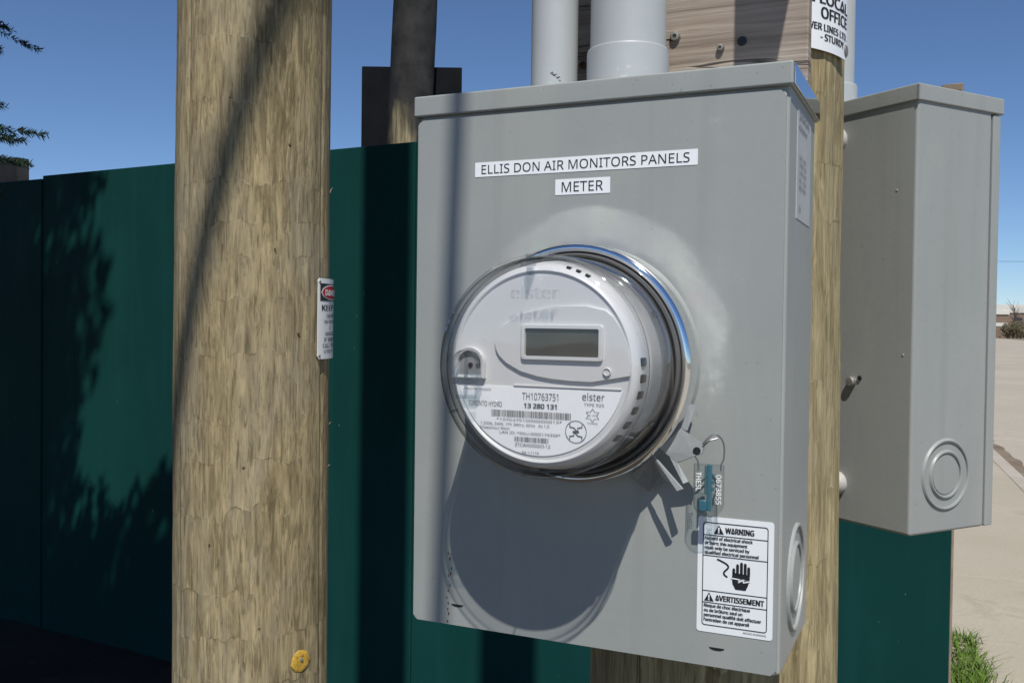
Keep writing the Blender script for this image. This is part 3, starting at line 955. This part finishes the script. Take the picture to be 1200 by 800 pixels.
# hand and cable pictogram
hx, hz = ix0 + 0.0255, zC + 0.0030
flat([(hx - 0.0032, hz), (hx + 0.0036, hz), (hx + 0.0052, hz + 0.0036), (hx + 0.0058, hz + 0.0066), (hx - 0.0056, hz + 0.0066), (hx - 0.0052, hz + 0.0036)])
flat([(hx - 0.0058, hz + 0.0076), (hx + 0.0062, hz + 0.0070), (hx + 0.0062, hz + 0.0105), (hx - 0.0052, hz + 0.0112)])
for fx, ft in ((-0.0045, 0.0142), (-0.0020, 0.0172), (0.0006, 0.0186), (0.0031, 0.0182), (0.0054, 0.0160)):
    pts = [(hx + fx - 0.00095, hz + 0.0100), (hx + fx + 0.00095, hz + 0.0100), (hx + fx + 0.00095, hz + ft - 0.0009), (hx + fx + 0.0005, hz + ft), (hx + fx - 0.0005, hz + ft), (hx + fx - 0.00095, hz + ft - 0.0009)]
    flat(pts)
cab = [(hx - 0.0155, hz + 0.0190)]
for k in range(1, 15):
    q = k / 14
    cab.append((hx - 0.0155 + 0.0098 * q + 0.0040 * math.sin(q * 5.3), hz + 0.0190 - 0.0112 * q))
stroke(cab, 0.0011)
mb.build('lettering', M['ink'], ws, smooth=False, recalc=False)
mb = MB()
put_text(mb, '!', ix0 + 0.0105, zA + 0.0020, 0.0036, YI - 0.0002, None, 'C', 0.03)
mb.build('exclamation_mark', M['white_label'], ws, smooth=False, recalc=False)
mb = MB()
put_text(mb, '!', ix0 + 0.0045, zD + 0.0017, 0.0036, YI - 0.0002, None, 'C', 0.03)
mb.build('exclamation_mark', M['white_label'], ws, smooth=False, recalc=False)
mb = MB()
YI -= 0.0002
stroke([(hx - 0.0060, hz + 0.0074), (hx - 0.0005, hz + 0.0070), (hx - 0.0012, hz + 0.0050), (hx + 0.0022, hz + 0.0072), (hx + 0.0020, hz + 0.0052), (hx + 0.0064, hz + 0.0064)], 0.0008, YI)
mb.build('flash_mark', M['white_label'], ws, smooth=False, recalc=False)

# ------------------------------------------------------------------ the plug-in meter
MU, MV = 0.0011, 0.0021
meter = empty('electricity_meter', BW(MU, MV, 0), YAW)
tag(meter, 'round glass-covered electricity meter plugged into the grey box', 'electricity meter')
def lat(prof, seg=96): return MB().lathe(prof, seg, 'y')
lat([(0.0840, -0.001), (0.0825, 0.0010), (0.0812, 0.0040), (0.0809, 0.0180), (0.0700, 0.0180)]).build('socket_hub', M['steel'], meter)
ring = lat([(0.0800, 0.0030), (0.0815, 0.0030), (0.0822, 0.0038), (0.0822, 0.0205), (0.0830, 0.0220), (0.0833, 0.0245), (0.0829, 0.0272), (0.0815, 0.0292), (0.0795, 0.0298), (0.0776, 0.0290), (0.0768, 0.0265), (0.0766, 0.0060)], 144).build('sealing_ring', M['chrome'], meter, smooth=55)
lat([(0.0765, 0.0150), (0.0765, 0.0275), (0.0755, 0.0288), (0.0735, 0.0288), (0.0725, 0.0240), (0.0001, 0.0240)]).build('base', M['tanplastic'], meter)
lat([(0.0702, 0.0230), (0.0700, 0.0470), (0.0692, 0.0482), (0.0650, 0.0482)]).build('base_skirt', M['dplastic'], meter)
lat([(0.0690, 0.0478), (0.0684, 0.0640), (0.0675, 0.0652), (0.0640, 0.0655)]).build('body_collar', M['plastic'], meter)
body_m = lat([(0.0668, 0.0440), (0.0662, 0.0760), (0.0654, 0.0815), (0.0637, 0.0848), (0.0612, 0.0862), (0.0602, 0.0858), (0.0594, 0.0850), (0.0001, 0.0850)], 128).build('body', M['plastic'], meter)
# side ventilation slots
for a in (4, -5, -14, -23, -32, -41):
    q = MB().box(0.0640, 0.0670, -0.0815, -0.0735, -0.0026, 0.0026, 0.0006, 1).build('vent_slot', M['black'], body_m)
    q.rotation_euler = (0, R(-a), 0)
for a in (62, 68, 74):
    q = MB().box(0.0632, 0.0660, -0.0838, -0.0810, -0.0014, 0.0014).build('vent_slot', M['black'], body_m, smooth=False)
    q.rotation_euler = (0, R(-a), 0)
FN = 0.0850                                     # face plane
dU = 0.0
def on_face(o, k=0.964, du=0.0036, dv=-0.0040):
    o.scale = (k, 1, k)
    o.location = (du, 0, dv)
    return o
# raised elliptical field round the display
top = [(-0.0371, 0.0190), (-0.0362, 0.0250), (-0.0320, 0.0312), (-0.0240, 0.0360), (-0.0168, 0.0387), (0.0061, 0.0436), (0.0283, 0.0456), (0.0414, 0.0450)]
rim = [(0.0600 * math.cos(R(a)), 0.0600 * math.sin(R(a))) for a in (45, 38, 30, 22, 14, 6, -1)]
bot = [(0.0507, -0.0042), (0.0330, -0.0046), (0.0180, -0.0044), (0.0060, -0.0036), (-0.0047, -0.0022), (-0.0170, 0.0008), (-0.0281, 0.0048), (-0.0340, 0.0100), (-0.0365, 0.0145)]
mb = MB().prism([(x + dU, z) for x, z in top[:-1]] + rim + [(x + dU, z) for x, z in bot[1:]], -FN - 0.0020, -FN + 0.0005)
bmesh.ops.bevel(mb.bm, geom=[e for e in mb.bm.edges if all(v.co.y < -FN - 0.001 for v in e.verts)], offset=0.0014, segments=3, affect='EDGES')
fld = on_face(mb.build('display_field', M['plastic'], meter))
def frame(x0, x1, z0, z1, w, y0, y1, r=0.002):
    a, b = rrect(x0, x1, z0, z1, r), rrect(x0 + w, x1 - w, z0 + w, z1 - w, r * 0.5)
    m_ = MB()
    m_.rings([[(x, y1, z) for x, z in a], [(x, y0 + 0.0004, z) for x, z in a], [(x + (0.0004 if x < (x0 + x1) / 2 else -0.0004), y0, z + (0.0004 if z < (z0 + z1) / 2 else -0.0004)) for x, z in a], [(x, y0, z) for x, z in b], [(x, y1, z) for x, z in b]])
    return m_
on_face(frame(-0.0160 + dU, 0.0409 + dU, 0.0086, 0.0320, 0.0026, -FN - 0.0042, -FN - 0.0004).build('display_bezel', M['plastic'], meter))
on_face(MB().box(-0.0130 + dU, 0.0392 + dU, -FN - 0.0026, -FN, 0.0112, 0.0294).build('lcd_screen', M['lcd'], meter, smooth=False))
on_face(MB().lathe([(0.0028, 0.0), (0.0028, 0.0031), (0.0023, 0.0036), (0.0021, 0.0028), (0.0001, 0.0028)], 24, 'y', (0.0438 + dU, -FN, 0.0022)).build('button', M['plastic'], meter))
# nameplate
npz = -0.0098
arc = []
for k in range(41):
    a = R(194 + (346 - 194) * k / 40)
    arc.append((0.0606 * math.cos(a) - 0.0050, 0.0606 * math.sin(a) + 0.0056))
npoly = [(p[0], min(p[1], npz)) for p in arc]
npl = on_face(MB().prism(npoly, -FN - 0.0006, -FN + 0.0003).build('nameplate', M['plate'], meter, smooth=False))
on_face(MB().box(-0.0225 + dU, 0.0530, -FN - 0.0013, -FN, npz + 0.0002, npz + 0.0018, 0.0004, 1).build('face_ridge', M['plastic'], meter))
mb = MB()
YI = -FN - 0.0010
def T(s, x0, x1, z, h, bold=0.0):
    put_text(mb, s, x0 + dU, z, h, YI, x1 - x0, 'L', bold)
T('TH10763751', -0.0160, 0.0099, -0.0180, 0.0046, 0.0)
T('13 280 131', -0.0145, 0.0088, -0.0234, 0.0030, 0.02)
T('TORONTO HYDRO', -0.0562, -0.0308, -0.0236, 0.0034)
T('MADE IN CANADA', -0.0590, -0.0390, -0.0130, 0.0014)
def barcode(x0, x1, z0, z1, seed):
    r_ = random.Random(seed)
    x = x0
    while x < x1 - 0.0003:
        w = r_.choice((0.00028, 0.00028, 0.0006))
        bar(x + dU, min(x + w, x1) + dU, z0, z1, YI)
        x += w + r_.choice((0.00024, 0.00024, 0.0005))
barcode(-0.0386, 0.0188, -0.0300, -0.0257, 1)
T('*107637510000000013*', -0.0347, 0.0128, -0.0328, 0.0017)
T('1.200A, 240V, 1Ph 3Wire, 60Hz   Ks 1.0', -0.0467, 0.0038, -0.0360, 0.0019)
T('Kilowatthour Meter', -0.0467, -0.0247, -0.0388, 0.0018)
T('LAN ID: *SGU-0000174358*', -0.0322, 0.0118, -0.0415, 0.0018)
barcode(-0.0212, 0.0032, -0.0462, -0.0430, 2)
T('ZTCW4000000-12', -0.0207, 0.0047, -0.0494, 0.0021)
T('RA 1:1118', -0.0155, -0.0035, -0.0540, 0.0016)
T('elster', 0.0266, 0.0417, -0.0166, 0.0046)
T('TYPE R2S', 0.0278, 0.0415, -0.0204, 0.0019)
cx, cz = 0.0338 + dU, -0.0262
star = []
for k in range(12):
    rr = 0.0050 if k % 2 == 0 else 0.0029
    star.append((cx + rr * math.sin(R(30 * k)), cz + rr * 0.85 * math.cos(R(30 * k))))
stroke(star + [star[0]], 0.00028, YI)
T('AE-1074', 0.0304, 0.0372, -0.0268, 0.0012)
T('Canada', 0.0304, 0.0372, -0.0318, 0.0012)
cx, cz = 0.0225 + dU, -0.0374
stroke([(cx + 0.0072 * math.cos(R(a)), cz + 0.0072 * math.sin(R(a))) for a in range(0, 361, 10)], 0.0004, YI)
for s in (1, -1):
    stroke([(cx - 0.0042, cz + s * 0.0048), (cx - 0.0042, cz + s * 0.0030), (cx - 0.0014, cz + s * 0.0026), (cx + 0.0010 * s, cz)], 0.0006, YI)
    stroke([(cx + 0.0042, cz + s * 0.0048), (cx + 0.0042, cz + s * 0.0030), (cx + 0.0014, cz + s * 0.0026), (cx + 0.0010 * s, cz)], 0.0006, YI)
stroke([(cx - 0.0018, cz), (cx + 0.0018, cz)], 0.0012, YI)
mb.build('lettering', M['grey_ink'], npl, smooth=False, recalc=False)
# optical port: clear magnet ring on the cover, two dark eyes behind it
pu, pv = -0.0545 + dU, 0.0050
def arch(r, zb, cx, cz, n=14):
    return [(cx + r * math.cos(R(180 * k / n)), cz + r * math.sin(R(180 * k / n))) for k in range(n + 1)] + [(cx - r, cz + zb), (cx + r, cz + zb)]
def arch_frame(ro, ri, zo, zi, cx, cz, y_back, y_front):
    A_, B_ = arch(ro, zo, cx, cz), arch(ri, zi, cx, cz)
    C_ = arch((ro * 0.8 + ri * 0.2), zo * 0.8 + zi * 0.2, cx, cz)
    return MB().rings([[(x, y_back, z) for x, z in A_], [(x, y_front + 0.0006, z) for x, z in A_], [(x, y_front, z) for x, z in C_], [(x, y_front + 0.0004, z) for x, z in B_], [(x, y_back, z) for x, z in B_]])
on_face(arch_frame(0.0112, 0.0088, -0.0100, -0.0080, pu, pv, -FN + 0.0003, -FN - 0.0040).build('optical_port', M['plastic'], meter))
on_face(MB().prism(arch(0.0090, -0.0082, pu, pv), -FN - 0.0008, -FN + 0.0002).build('port_floor', M['dplastic'], meter, smooth=False))
for dx in (-0.0002, 0.0056):
    on_face(MB().lathe([(0.0016, 0.0), (0.0016, 0.0016), (0.0001, 0.0016)], 16, 'y', (pu + dx, -FN, pv - 0.0012)).build('port_eye', M['black'], meter))
# clear cover: a real shell with an inner and an outer face
outer = [(0.0766, 0.0285), (0.0752, 0.0300), (0.0740, 0.0325), (0.0724, 0.0550), (0.0708, 0.0800), (0.0701, 0.0860), (0.0690, 0.0900), (0.0671, 0.0926), (0.0642, 0.0939), (0.0600, 0.0944), (0.0400, 0.0951), (0.0001, 0.0955)]
inner = [(0.0001, 0.0932), (0.0400, 0.0928), (0.0600, 0.0921), (0.0630, 0.0913), (0.0651, 0.0897), (0.0665, 0.0872), (0.0676, 0.0835), (0.0685, 0.0800), (0.0702, 0.0550), (0.0718, 0.0330), (0.0724, 0.0300)]
gl = lat(outer + inner, 144).build('glass_cover', M['glass'], meter, smooth=60)
mb = MB()
lat_rim = [(0.0704, 0.0812), (0.0715, 0.0824), (0.0718, 0.0846), (0.0712, 0.0872), (0.0698, 0.0880)]
mb.lathe(lat_rim, 144, 'y')
mb.build('cover_rim', M['glass'], gl, smooth=60)
def tab(a, w=0.0014, n0=0.082, n1=0.0950, r0=0.058, r1=0.0715):
    m_ = MB().box(r0, r1, -n1, -n0, -w / 2, w / 2, 0.0005, 1)
    q = m_.build('mould_tab', M['clear'], gl)
    q.rotation_euler = (0, R(-a), 0)
tab(95); tab(152, 0.0012, 0.080, 0.0895, 0.0675); tab(207, 0.0012, 0.080, 0.0895, 0.0675); tab(262, 0.0012, 0.080, 0.0895, 0.0675)
for a in (28, -30, 120, 205, 262):
    q = MB().box(0.0715, 0.0742, -0.0520, -0.0460, -0.0022, 0.0022, 0.0010, 2).build('cover_lug', M['clear'], gl)
    q.rotation_euler = (0, R(-a), 0)
me, w = text_mesh('elster', 0.0)
mb = MB().add_mesh(me, Matrix(((0.0345 / w, 0, 0, -0.0252 + 0.0042), (0, 1, 0, 0), (0, 0, 0.0078, 0.0490), (0, 0, 0, 1))))
r_ = bmesh.ops.extrude_face_region(mb.bm, geom=list(mb.bm.faces))
for v in [e for e in r_['geom'] if isinstance(e, bmesh.types.BMVert)]: v.co.y -= 0.0018
mb.map(lambda c: (c.x * 0.945 + 0.0035, c.y - 0.0944, c.z * 0.945 - 0.0035)).build('embossed_name', M['emboss'], gl, smooth=False)
# clear reset plunger tube and pocket moulded into the cover in front of the port
on_face(arch_frame(0.0104, 0.0082, -0.0098, -0.0082, pu + 0.001, pv - 0.001, -0.0915, -0.0976).build('plunger_guide', M['clear'], gl))
on_face(MB().box(pu + 0.0002, pu + 0.0014, -0.0965, -0.0925, pv - 0.0090, pv + 0.0070, 0.0003, 1).build('plunger_rib', M['clear'], gl))
on_face(MB().box(pu - 0.010, pu + 0.0105, -0.0968, -0.0925, pv - 0.0135, pv - 0.0110, 0.001, 2).build('plunger_sill', M['clear'], gl))
on_face(MB().box(pu - 0.008, pu + 0.0085, -0.0960, -0.0925, pv - 0.0235, pv - 0.0212, 0.001, 2).build('plunger_sill', M['clear'], gl))
# ears of the sealing ring, lower right
mb = MB()
E = lambda u, v, n: (u * 1.016 - 0.0091, -(n - 0.009), v * 1.016 - 0.0057)
mb.poly3([E(0.0684, -0.0498, 0.026), E(0.0825, -0.0355, 0.026), E(0.0905, -0.0400, 0.0285), E(0.0989, -0.0450, 0.031), E(0.0983, -0.0500, 0.032), E(0.0927, -0.0524, 0.032), E(0.0815, -0.0575, 0.030)], 0.0020)
mb.poly3([E(0.0825, -0.0355, 0.026), E(0.0862, -0.0192, 0.020), E(0.0894, -0.0205, 0.017), E(0.0850, -0.0372, 0.022)], 0.0014)
mb.poly3([E(0.0752, -0.0540, 0.028), E(0.0815, -0.0575, 0.030), E(0.0898, -0.0690, 0.034), E(0.0866, -0.0704, 0.035)], 0.0016)
mb.build('upper_ear', M['zinc'], meter, smooth=False)
mb = MB()
mb.poly3([E(0.0648, -0.0550, 0.029), E(0.0470, -0.0690, 0.018), E(0.0496, -0.0740, 0.014), E(0.0586, -0.0812, 0.014)], 0.0014)
mb.poly3([E(0.0648, -0.0550, 0.029), E(0.0586, -0.0812, 0.014), E(0.0708, -0.0667, 0.028)], 0.0014)
mb.poly3([E(0.0640, -0.0545, 0.029), E(0.0660, -0.0550, 0.030), E(0.0866, -0.0735, 0.036), E(0.0832, -0.0751, 0.036), E(0.0708, -0.0667, 0.030)], 0.0016)
mb.build('lower_ear', M['zinc'], meter, smooth=False)
MB().lathe([(0.0026, 0.0), (0.0026, 0.0012), (0.0001, 0.0012)], 16, 'y', (0.0869, -0.0228, -0.0552)).build('ear_hole', M['black'], meter)

# ------------------------------------------------------------------ the utility seal
seal = empty('seal_tag', BW(MU + 0.0935, MV - 0.0995, 0.016), YAW)
tag(seal, 'small clear plastic seal with teal insert hanging from the meter ring', 'seal')
sx = 0.0098
outl = [(-sx, 0.0350), (-sx, 0.0085)] + [(sx * math.cos(R(a)), 0.0085 + 0.0085 * math.sin(R(a))) for a in range(195, 346, 15)] + [(sx, 0.0085), (sx, 0.0350)]
mb = MB().prism(outl, -0.0030, 0.0030)
bmesh.ops.bevel(mb.bm, geom=[e for e in mb.bm.edges if abs(e.verts[0].co.y - e.verts[1].co.y) < 1e-6], offset=0.0009, segments=2, affect='EDGES')
mb.build('case', M['clear'], seal)
MB().box(-0.0012, 0.0020, -0.0012, 0.0012, 0.004, 0.0350, 0.0006, 1).build('insert', M['blue'], seal)
MB().box(-0.0064, -0.0012, -0.0012, 0.0012, 0.0035, 0.0110, 0.0006, 1).build('insert', M['blue'], seal)
MB().box(-0.0028, -0.0016, -0.0010, 0.0010, 0.0150, 0.0340, 0.0004, 1).build('insert', M['blue'], seal)
for k in range(3):
    MB().box(0.0022, 0.0036, -0.0009, 0.0009, 0.0265 - 0.0045 * k, 0.0290 - 0.0045 * k, 0.0003, 1).build('insert', M['blue'], seal)
mb = MB()
for s, x, ztop, h, w in (('THESL', -0.0078, 0.0300, 0.0034, 0.0125), ('0673855', 0.0056, 0.0290, 0.0034, 0.0195)):
    me, tw = text_mesh(s, 0.01)
    mb.add_mesh(me, Matrix(((0, 0, h, x), (0, 1, 0, -0.0034), (-w / tw, 0, 0, ztop), (0, 0, 0, 1))))
mb.build('lettering', M['white_ink'], seal, smooth=False, recalc=False)
def smooth_path(pts, n=6):
    P = [Vector(p) for p in pts]
    out = []
    for i in range(len(P) - 1):
        p0, p1, p2, p3 = P[max(i - 1, 0)], P[i], P[i + 1], P[min(i + 2, len(P) - 1)]
        for k in range(n):
            t = k / n
            out.append(0.5 * ((2 * p1) + (-p0 + p2) * t + (2 * p0 - 5 * p1 + 4 * p2 - p3) * t * t + (-p0 + 3 * p1 - 3 * p2 + p3) * t ** 3))
    out.append(P[-1])
    return out
MB().tube(smooth_path([(-0.0072, 0, 0.030), (-0.0074, 0, 0.036), (-0.0095, -0.001, 0.0405), (-0.0070, -0.004, 0.0440), (-0.0045, -0.006, 0.0470), (0.0010, -0.006, 0.0535), (0.0055, -0.004, 0.0555), (0.0095, -0.001, 0.0500), (0.0098, 0, 0.0400), (0.0080, 0, 0.0350), (0.0080, 0, 0.031)]), 0.00055, 8).build('wire_loop', M['copper'], seal)
MB().tube(smooth_path([(-0.0050, -0.006, 0.0450), (0.0010, -0.0075, 0.0510), (0.0062, -0.005, 0.0530)]), 0.0006, 8).build('wire_twist', M['copper'], seal)

# ------------------------------------------------------------------ conduits
def conduit(name, u, n, r, v0, v1, collar, label, base=None, yaw=YAW, off=None):
    root = empty(name, base if base is not None else BW(u, v0, n), yaw)
    tag(root, label, 'conduit')
    L = v1 - v0
    MB().lathe([(r, 0.002), (r, L * 0.3), (r, L)], 48, 'z').build('pipe', M['pvc'], root)
    if collar:
        cr, ch = collar
        MB().lathe([(cr, 0.0), (cr, ch - 0.002), (cr - 0.0008, ch - 0.0004), (cr - 0.0022, ch), (r - 0.0005, ch + 0.0002)], 48, 'z').build('collar', M['pvc'], root)
    return root
cs = conduit('conduit_pipe', -0.0573, -0.075, 0.0188, hh - 0.001, 1.6, None, 'thin grey conduit pipe rising from the left of the meter box')
for k, (da, z, w, h) in enumerate(((0.00, 0.0235, 0.0050, 0.0008), (0.16, 0.0215, 0.0042, 0.0007), (-0.10, 0.0250, 0.0030, 0.0006), (0.24, 0.0190, 0.0022, 0.0005))):
    aa = R(-67.8) + da
    rows = [[(0.01895 * math.cos(aa + w / 0.0188 * (q - 0.5)), 0.01895 * math.sin(aa + w / 0.0188 * (q - 0.5)), z + sg * h * (1 - abs(2 * q - 1)) + 0.0006 * math.sin(9 * q + k)) for q in (0.0, 0.2, 0.4, 0.6, 0.8, 1.0)] for sg in (-1, 1)]
    MB().rings(rows, close=False).build('scratch', M['black'], cs, smooth=False)
cp = conduit('conduit_pipe', 0.0063, -0.070, 0.0293, hh - 0.001, 1.6, (0.0318, 0.0390), 'thick grey conduit pipe with a collar on the meter box')

# ------------------------------------------------------------------ second enclosure on the far side of the tan pole
Y2 = 0.5042
O2 = Vector((0.3595, 0.8586, CAM_H + 0.2180))
U2 = Vector((math.cos(Y2), math.sin(Y2), 0)); B2 = Vector((-math.sin(Y2), math.cos(Y2), 0))
H2, D2, W2 = 0.4064, 0.1208, 0.2836
enc = empty('electrical_enclosure', O2 - Vector((0, 0, H2)), Y2)
tag(enc, 'plain grey steel enclosure on the right, hung on the tan pole', 'enclosure')
MB().box(0.0012, 0.1058, 0.0012, W2 - 0.0012, 0.0, H2 - 0.004, 0.0030, 3).build('body', M['steel2'], enc)
MB().box(0.1066, 0.1182, 0.0006, W2 - 0.0006, 0.0004, H2 - 0.0165, 0.0014, 2).build('door', M['steel2'], enc)
l2 = MB().box(-0.0008, D2, -0.0010, W2 + 0.001, H2 - 0.0152, H2, 0.0014, 3).build('lid', M['steel2'], enc)
MB().box(-0.0012, 0.0002, -0.00155, 0.0002, H2 - 0.0148, H2 - 0.0012).build('lid_seam', M['dplastic'], l2, smooth=False)
knockout(enc, M['steel2'], 'y', (0.0488, 0.0012, H2 - 0.353), 0.0320, 0.0215)
for y, z in ((0.0925, 0.0367), (0.0850, 0.3700)):
    MB().lathe([(0.0115, 0.0), (0.0117, -0.004), (0.0100, -0.0085), (0.0060, -0.0112), (0.0001, -0.0120)], 28, 'x', (0.0014, y, H2 - z)).build('mounting_foot', M['knob'], enc)
MB().lathe([(0.0050, 0.0), (0.0050, -0.004), (0.0040, -0.0050), (0.0001, -0.0052)], 16, 'x', (0.0014, 0.0690, H2 - 0.2705)).build('bolt', M['bolt'], enc)
MB().lathe([(0.0022, 0.0), (0.0022, -0.0016), (0.0001, -0.0018)], 12, 'x', (0.0014, 0.0600, H2 - 0.2665)).build('bolt', M['black'], enc)
for y, z in ((0.012, 0.2431), (0.0223, 0.093)):
    MB().lathe([(0.0013, 0.0), (0.0010, -0.0006), (0.0001, -0.0008)], 10, 'x', (0.0014, y, H2 - z)).build('rivet', M['steel2'], enc)
pp = O2 + U2 * 0.05 + B2 * 0.143
conduit('conduit_pipe', 0, 0, 0.0190, 0, 1.5, (0.0225, 0.033), 'pale conduit pipe with a collar on the right enclosure', base=(pp.x, pp.y, pp.z - 0.0005), yaw=Y2)

# ------------------------------------------------------------------ overhead cables fixed to the tan pole above the picture
def cable(name, a, b, sag, r, label):
    a, b = Vector(a), Vector(b)
    pts = []
    for k in range(41):
        q = k / 40
        p = a.lerp(b, q)
        pts.append(p - Vector((0, 0, sag * 4 * q * (1 - q))))
    o = MB().tube(pts, r, 10).build(name, M['cable'])
    tag(o, label, 'cable')
    return o
h1, h2 = Vector((-0.333, 1.369, 2.133)), Vector((-0.478, 1.386, 1.609))       # where its shadow crosses the lone pole
c1 = h1 + SUN_TO * ((5.0 - h1.z) / SUN_TO.z); c2 = h2 + SUN_TO * ((5.0 - h2.z) / SUN_TO.z)
cdv = (c1 - c2).normalized()
cable('service_cable', c1 + cdv * 1.30, c2 - cdv * 6.0, 0.0, 0.021, 'thick black service cable running from the tan pole overhead')
s1 = BW(-0.1055, 0.1895, 0) + SUN_TO * 1.55
s2 = BW(-0.1165, -0.1824, 0) + SUN_TO * 1.62
dv = (s2 - s1)
cable('guy_cable', s1 - dv * 2.0, s1 + dv * 1.9, 0.0, 0.0068, 'thin guy cable hanging beside the tan pole overhead')

# added unseen bracket above the picture, its plate shaped to cast the backboard's shadow
brk = empty('shadow_bracket', BW(0.1, 0.52, -D), YAW)
tag(brk, 'added unseen bracket that casts a shadow on the backboard', 'bracket')
su, sv, sn = SUN_TO.dot(U_), SUN_TO.z, SUN_TO.dot(N_)
kn = 0.12
MB().prism([(u + kn * su / sn - 0.1, v + kn * sv / sn - 0.52) for u, v in ((0.0772, 0.195), (0.102, 0.195), (0.142, 0.42), (0.0772, 0.42))], -kn - 0.002, -kn + 0.002).build('plate', M['bolt'], brk, smooth=False)
MB().box(-0.02, 0.03, -0.006, -0.0005, 0.02, 0.09, 0.001, 1).build('shadow_bracket_foot', M['bolt'], brk)
MB().tube([(0.005, -0.004, 0.055), (0.03, -0.06, 0.06), (0.06, -kn, 0.065)], 0.007, 10).build('shadow_bracket_arm', M['bolt'], brk)

# ------------------------------------------------------------------ spruce on the left, mostly outside the picture
tree = empty('spruce_tree', (-3.45, 2.10, 0))
tag(tree, 'dark spruce whose branch tips reach in over the fence at left', 'tree')
MB().tube([(0, 0, -0.1), (0.02, 0, 2), (0, 0.02, 5), (0.03, 0, 8), (0, 0, 11.4)], [0.17, 0.15, 0.11, 0.06, 0.012], 14).build('trunk', M['bark'], tree)
def crown_r(z):
    pts = [(1.75, 2.10), (2.2, 2.25), (2.85, 2.20), (3.2, 2.50), (4.3, 2.45), (4.80, 2.20), (5.00, 1.70), (5.15, 1.28), (5.6, 1.26), (5.85, 1.42), (6.2, 1.58), (6.6, 1.68), (7.4, 1.55), (9, 1.0), (11.4, 0.05)]
    for (a, ra), (b, rb) in zip(pts[:-1], pts[1:]):
        if a <= z <= b: return ra + (rb - ra) * (z - a) / (b - a)
    return 0.05
rt = random.Random(21)
br = MB()
NA, NB_, NW = [], [], []        # needle base, tip, half width
def needles(p0, p1, n, ln, wd):
    d = (p1 - p0)
    L = d.length
    if L < 1e-4: return
    dn = d / L
    o1 = dn.orthogonal().normalized(); o2 = dn.cross(o1)
    for k in range(n):
        q = rt.random(); a = rt.random() * 6.283
        s = o1 * math.cos(a) + o2 * math.sin(a)
        b = p0 + d * q
        t = b + (s * 0.80 + dn * 0.55) * ln * rt.uniform(0.7, 1.15)
        NA.append(b); NB_.append(t); NW.append(wd)
MANUAL = [(0.02, 2.20, 2.27), (0.035, 2.15, 2.24), (-0.02, 2.24, 2.24), (0.0, 2.46, 2.26), (-0.05, 2.18, 2.18), (0.01, 2.12, 2.26), (0.05, 2.22, 2.20), (-0.01, 2.17, 2.23), (0.03, 2.27, 2.20), (-0.03, 2.13, 2.22), (0.0, 2.21, 2.25), (0.02, 2.06, 2.2)]
rm = random.Random(8)
MANUAL += [(rm.uniform(-0.38, 0.10), rm.uniform(3.5, 4.72), rm.uniform(2.0, 2.45)) for _ in range(34)]
z = 1.82
while z < 11.2:
    nb = 10 if z < 8 else 7
    ph = rt.random() * 6.28
    for k in range(nb + (len(MANUAL) if z == 1.82 else 0)):
        az = ph + 6.283 * k / nb + rt.uniform(-0.25, 0.25)
        zz = z + rt.uniform(-0.10, 0.10)
        L = crown_r(max(1.76, zz)) * rt.uniform(0.74, 1.03) * (0.93 if zz < 2.9 else 1.0)
        if 2.9 < zz < 5.2 and math.sin(az) > 0.12: L *= 0.72      # kept short on the fence side
        if k >= nb: az, zz, L = MANUAL[k - nb]
        near = zz < 3.5 and abs((az + math.pi) % (2 * math.pi) - math.pi) < 0.34
        dr = Vector((math.cos(az), math.sin(az), 0))
        pts = []
        for j in range(7):
            q = j / 6
            droop = -0.26 * q + 0.22 * q * q * q
            pts.append(Vector((dr.x * L * q, dr.y * L * q, zz + L * droop + (0.12 if zz > 7 else 0) * q)))
        br.tube(pts, [0.016 * (1 - 0.85 * j / 6) * (0.5 + L / 3) for j in range(7)], 5)
        nt = int(9 + L * 6)
        sv = Vector((-dr.y, dr.x, 0))
        for i in range(nt):
            q = 0.18 + 0.82 * (i + rt.random()) / nt
            jj = min(5, int(q * 6)); f = q * 6 - jj
            p = pts[jj].lerp(pts[jj + 1], f)
            for sd in (-1, 1):
                tl = (0.42 * (1 - q) + 0.13) * rt.uniform(0.7, 1.25)
                td = (dr * 0.75 + sv * sd * 0.75 + Vector((0, 0, rt.uniform(-0.32, 0.02)))).normalized()
                e = p + td * tl
                if near:
                    needles(p, e, int(tl * 700), 0.016, 0.0017)
                    m1 = p.lerp(e, 0.55)
                    for s2_ in (-1, 1):
                        e2 = m1 + (td + sv.cross(td) * 0.2 + (dr * 0.5 - sv * s2_ * 0.6)).normalized() * tl * 0.42
                        needles(m1, e2, int(tl * 300), 0.015, 0.0017)
                else:
                    needles(p, e, int(tl * 100) + 6, 0.060, 0.028)
        needles(pts[4], pts[6], 160 if near else 14, 0.02 if near else 0.05, 0.0011 if near else 0.0075)
    z += 0.26 if z < 3 else 0.25
br.build('branches', M['bark'], tree, smooth=False)
A = np.array(NA); B = np.array(NB_); Wd = np.array(NW)[:, None]
dd = B - A
sd = np.cross(dd, rng.normal(size=dd.shape)); sd /= np.linalg.norm(sd, axis=1, keepdims=True) + 1e-9
n = len(A)
Vv = np.empty((n, 4, 3)); Vv[:, 0] = A - sd * Wd * 0.6; Vv[:, 1] = A + sd * Wd * 0.6; Vv[:, 2] = A + dd * 0.6 + sd * Wd; Vv[:, 3] = B
Fi = np.arange(n * 4).reshape(n, 4)
fo = pydata('foliage', Vv.reshape(-1, 3).tolist(), Fi.tolist(), M['needles'], tree)
fo['kind'] = 'stuff'
print('needles', n)
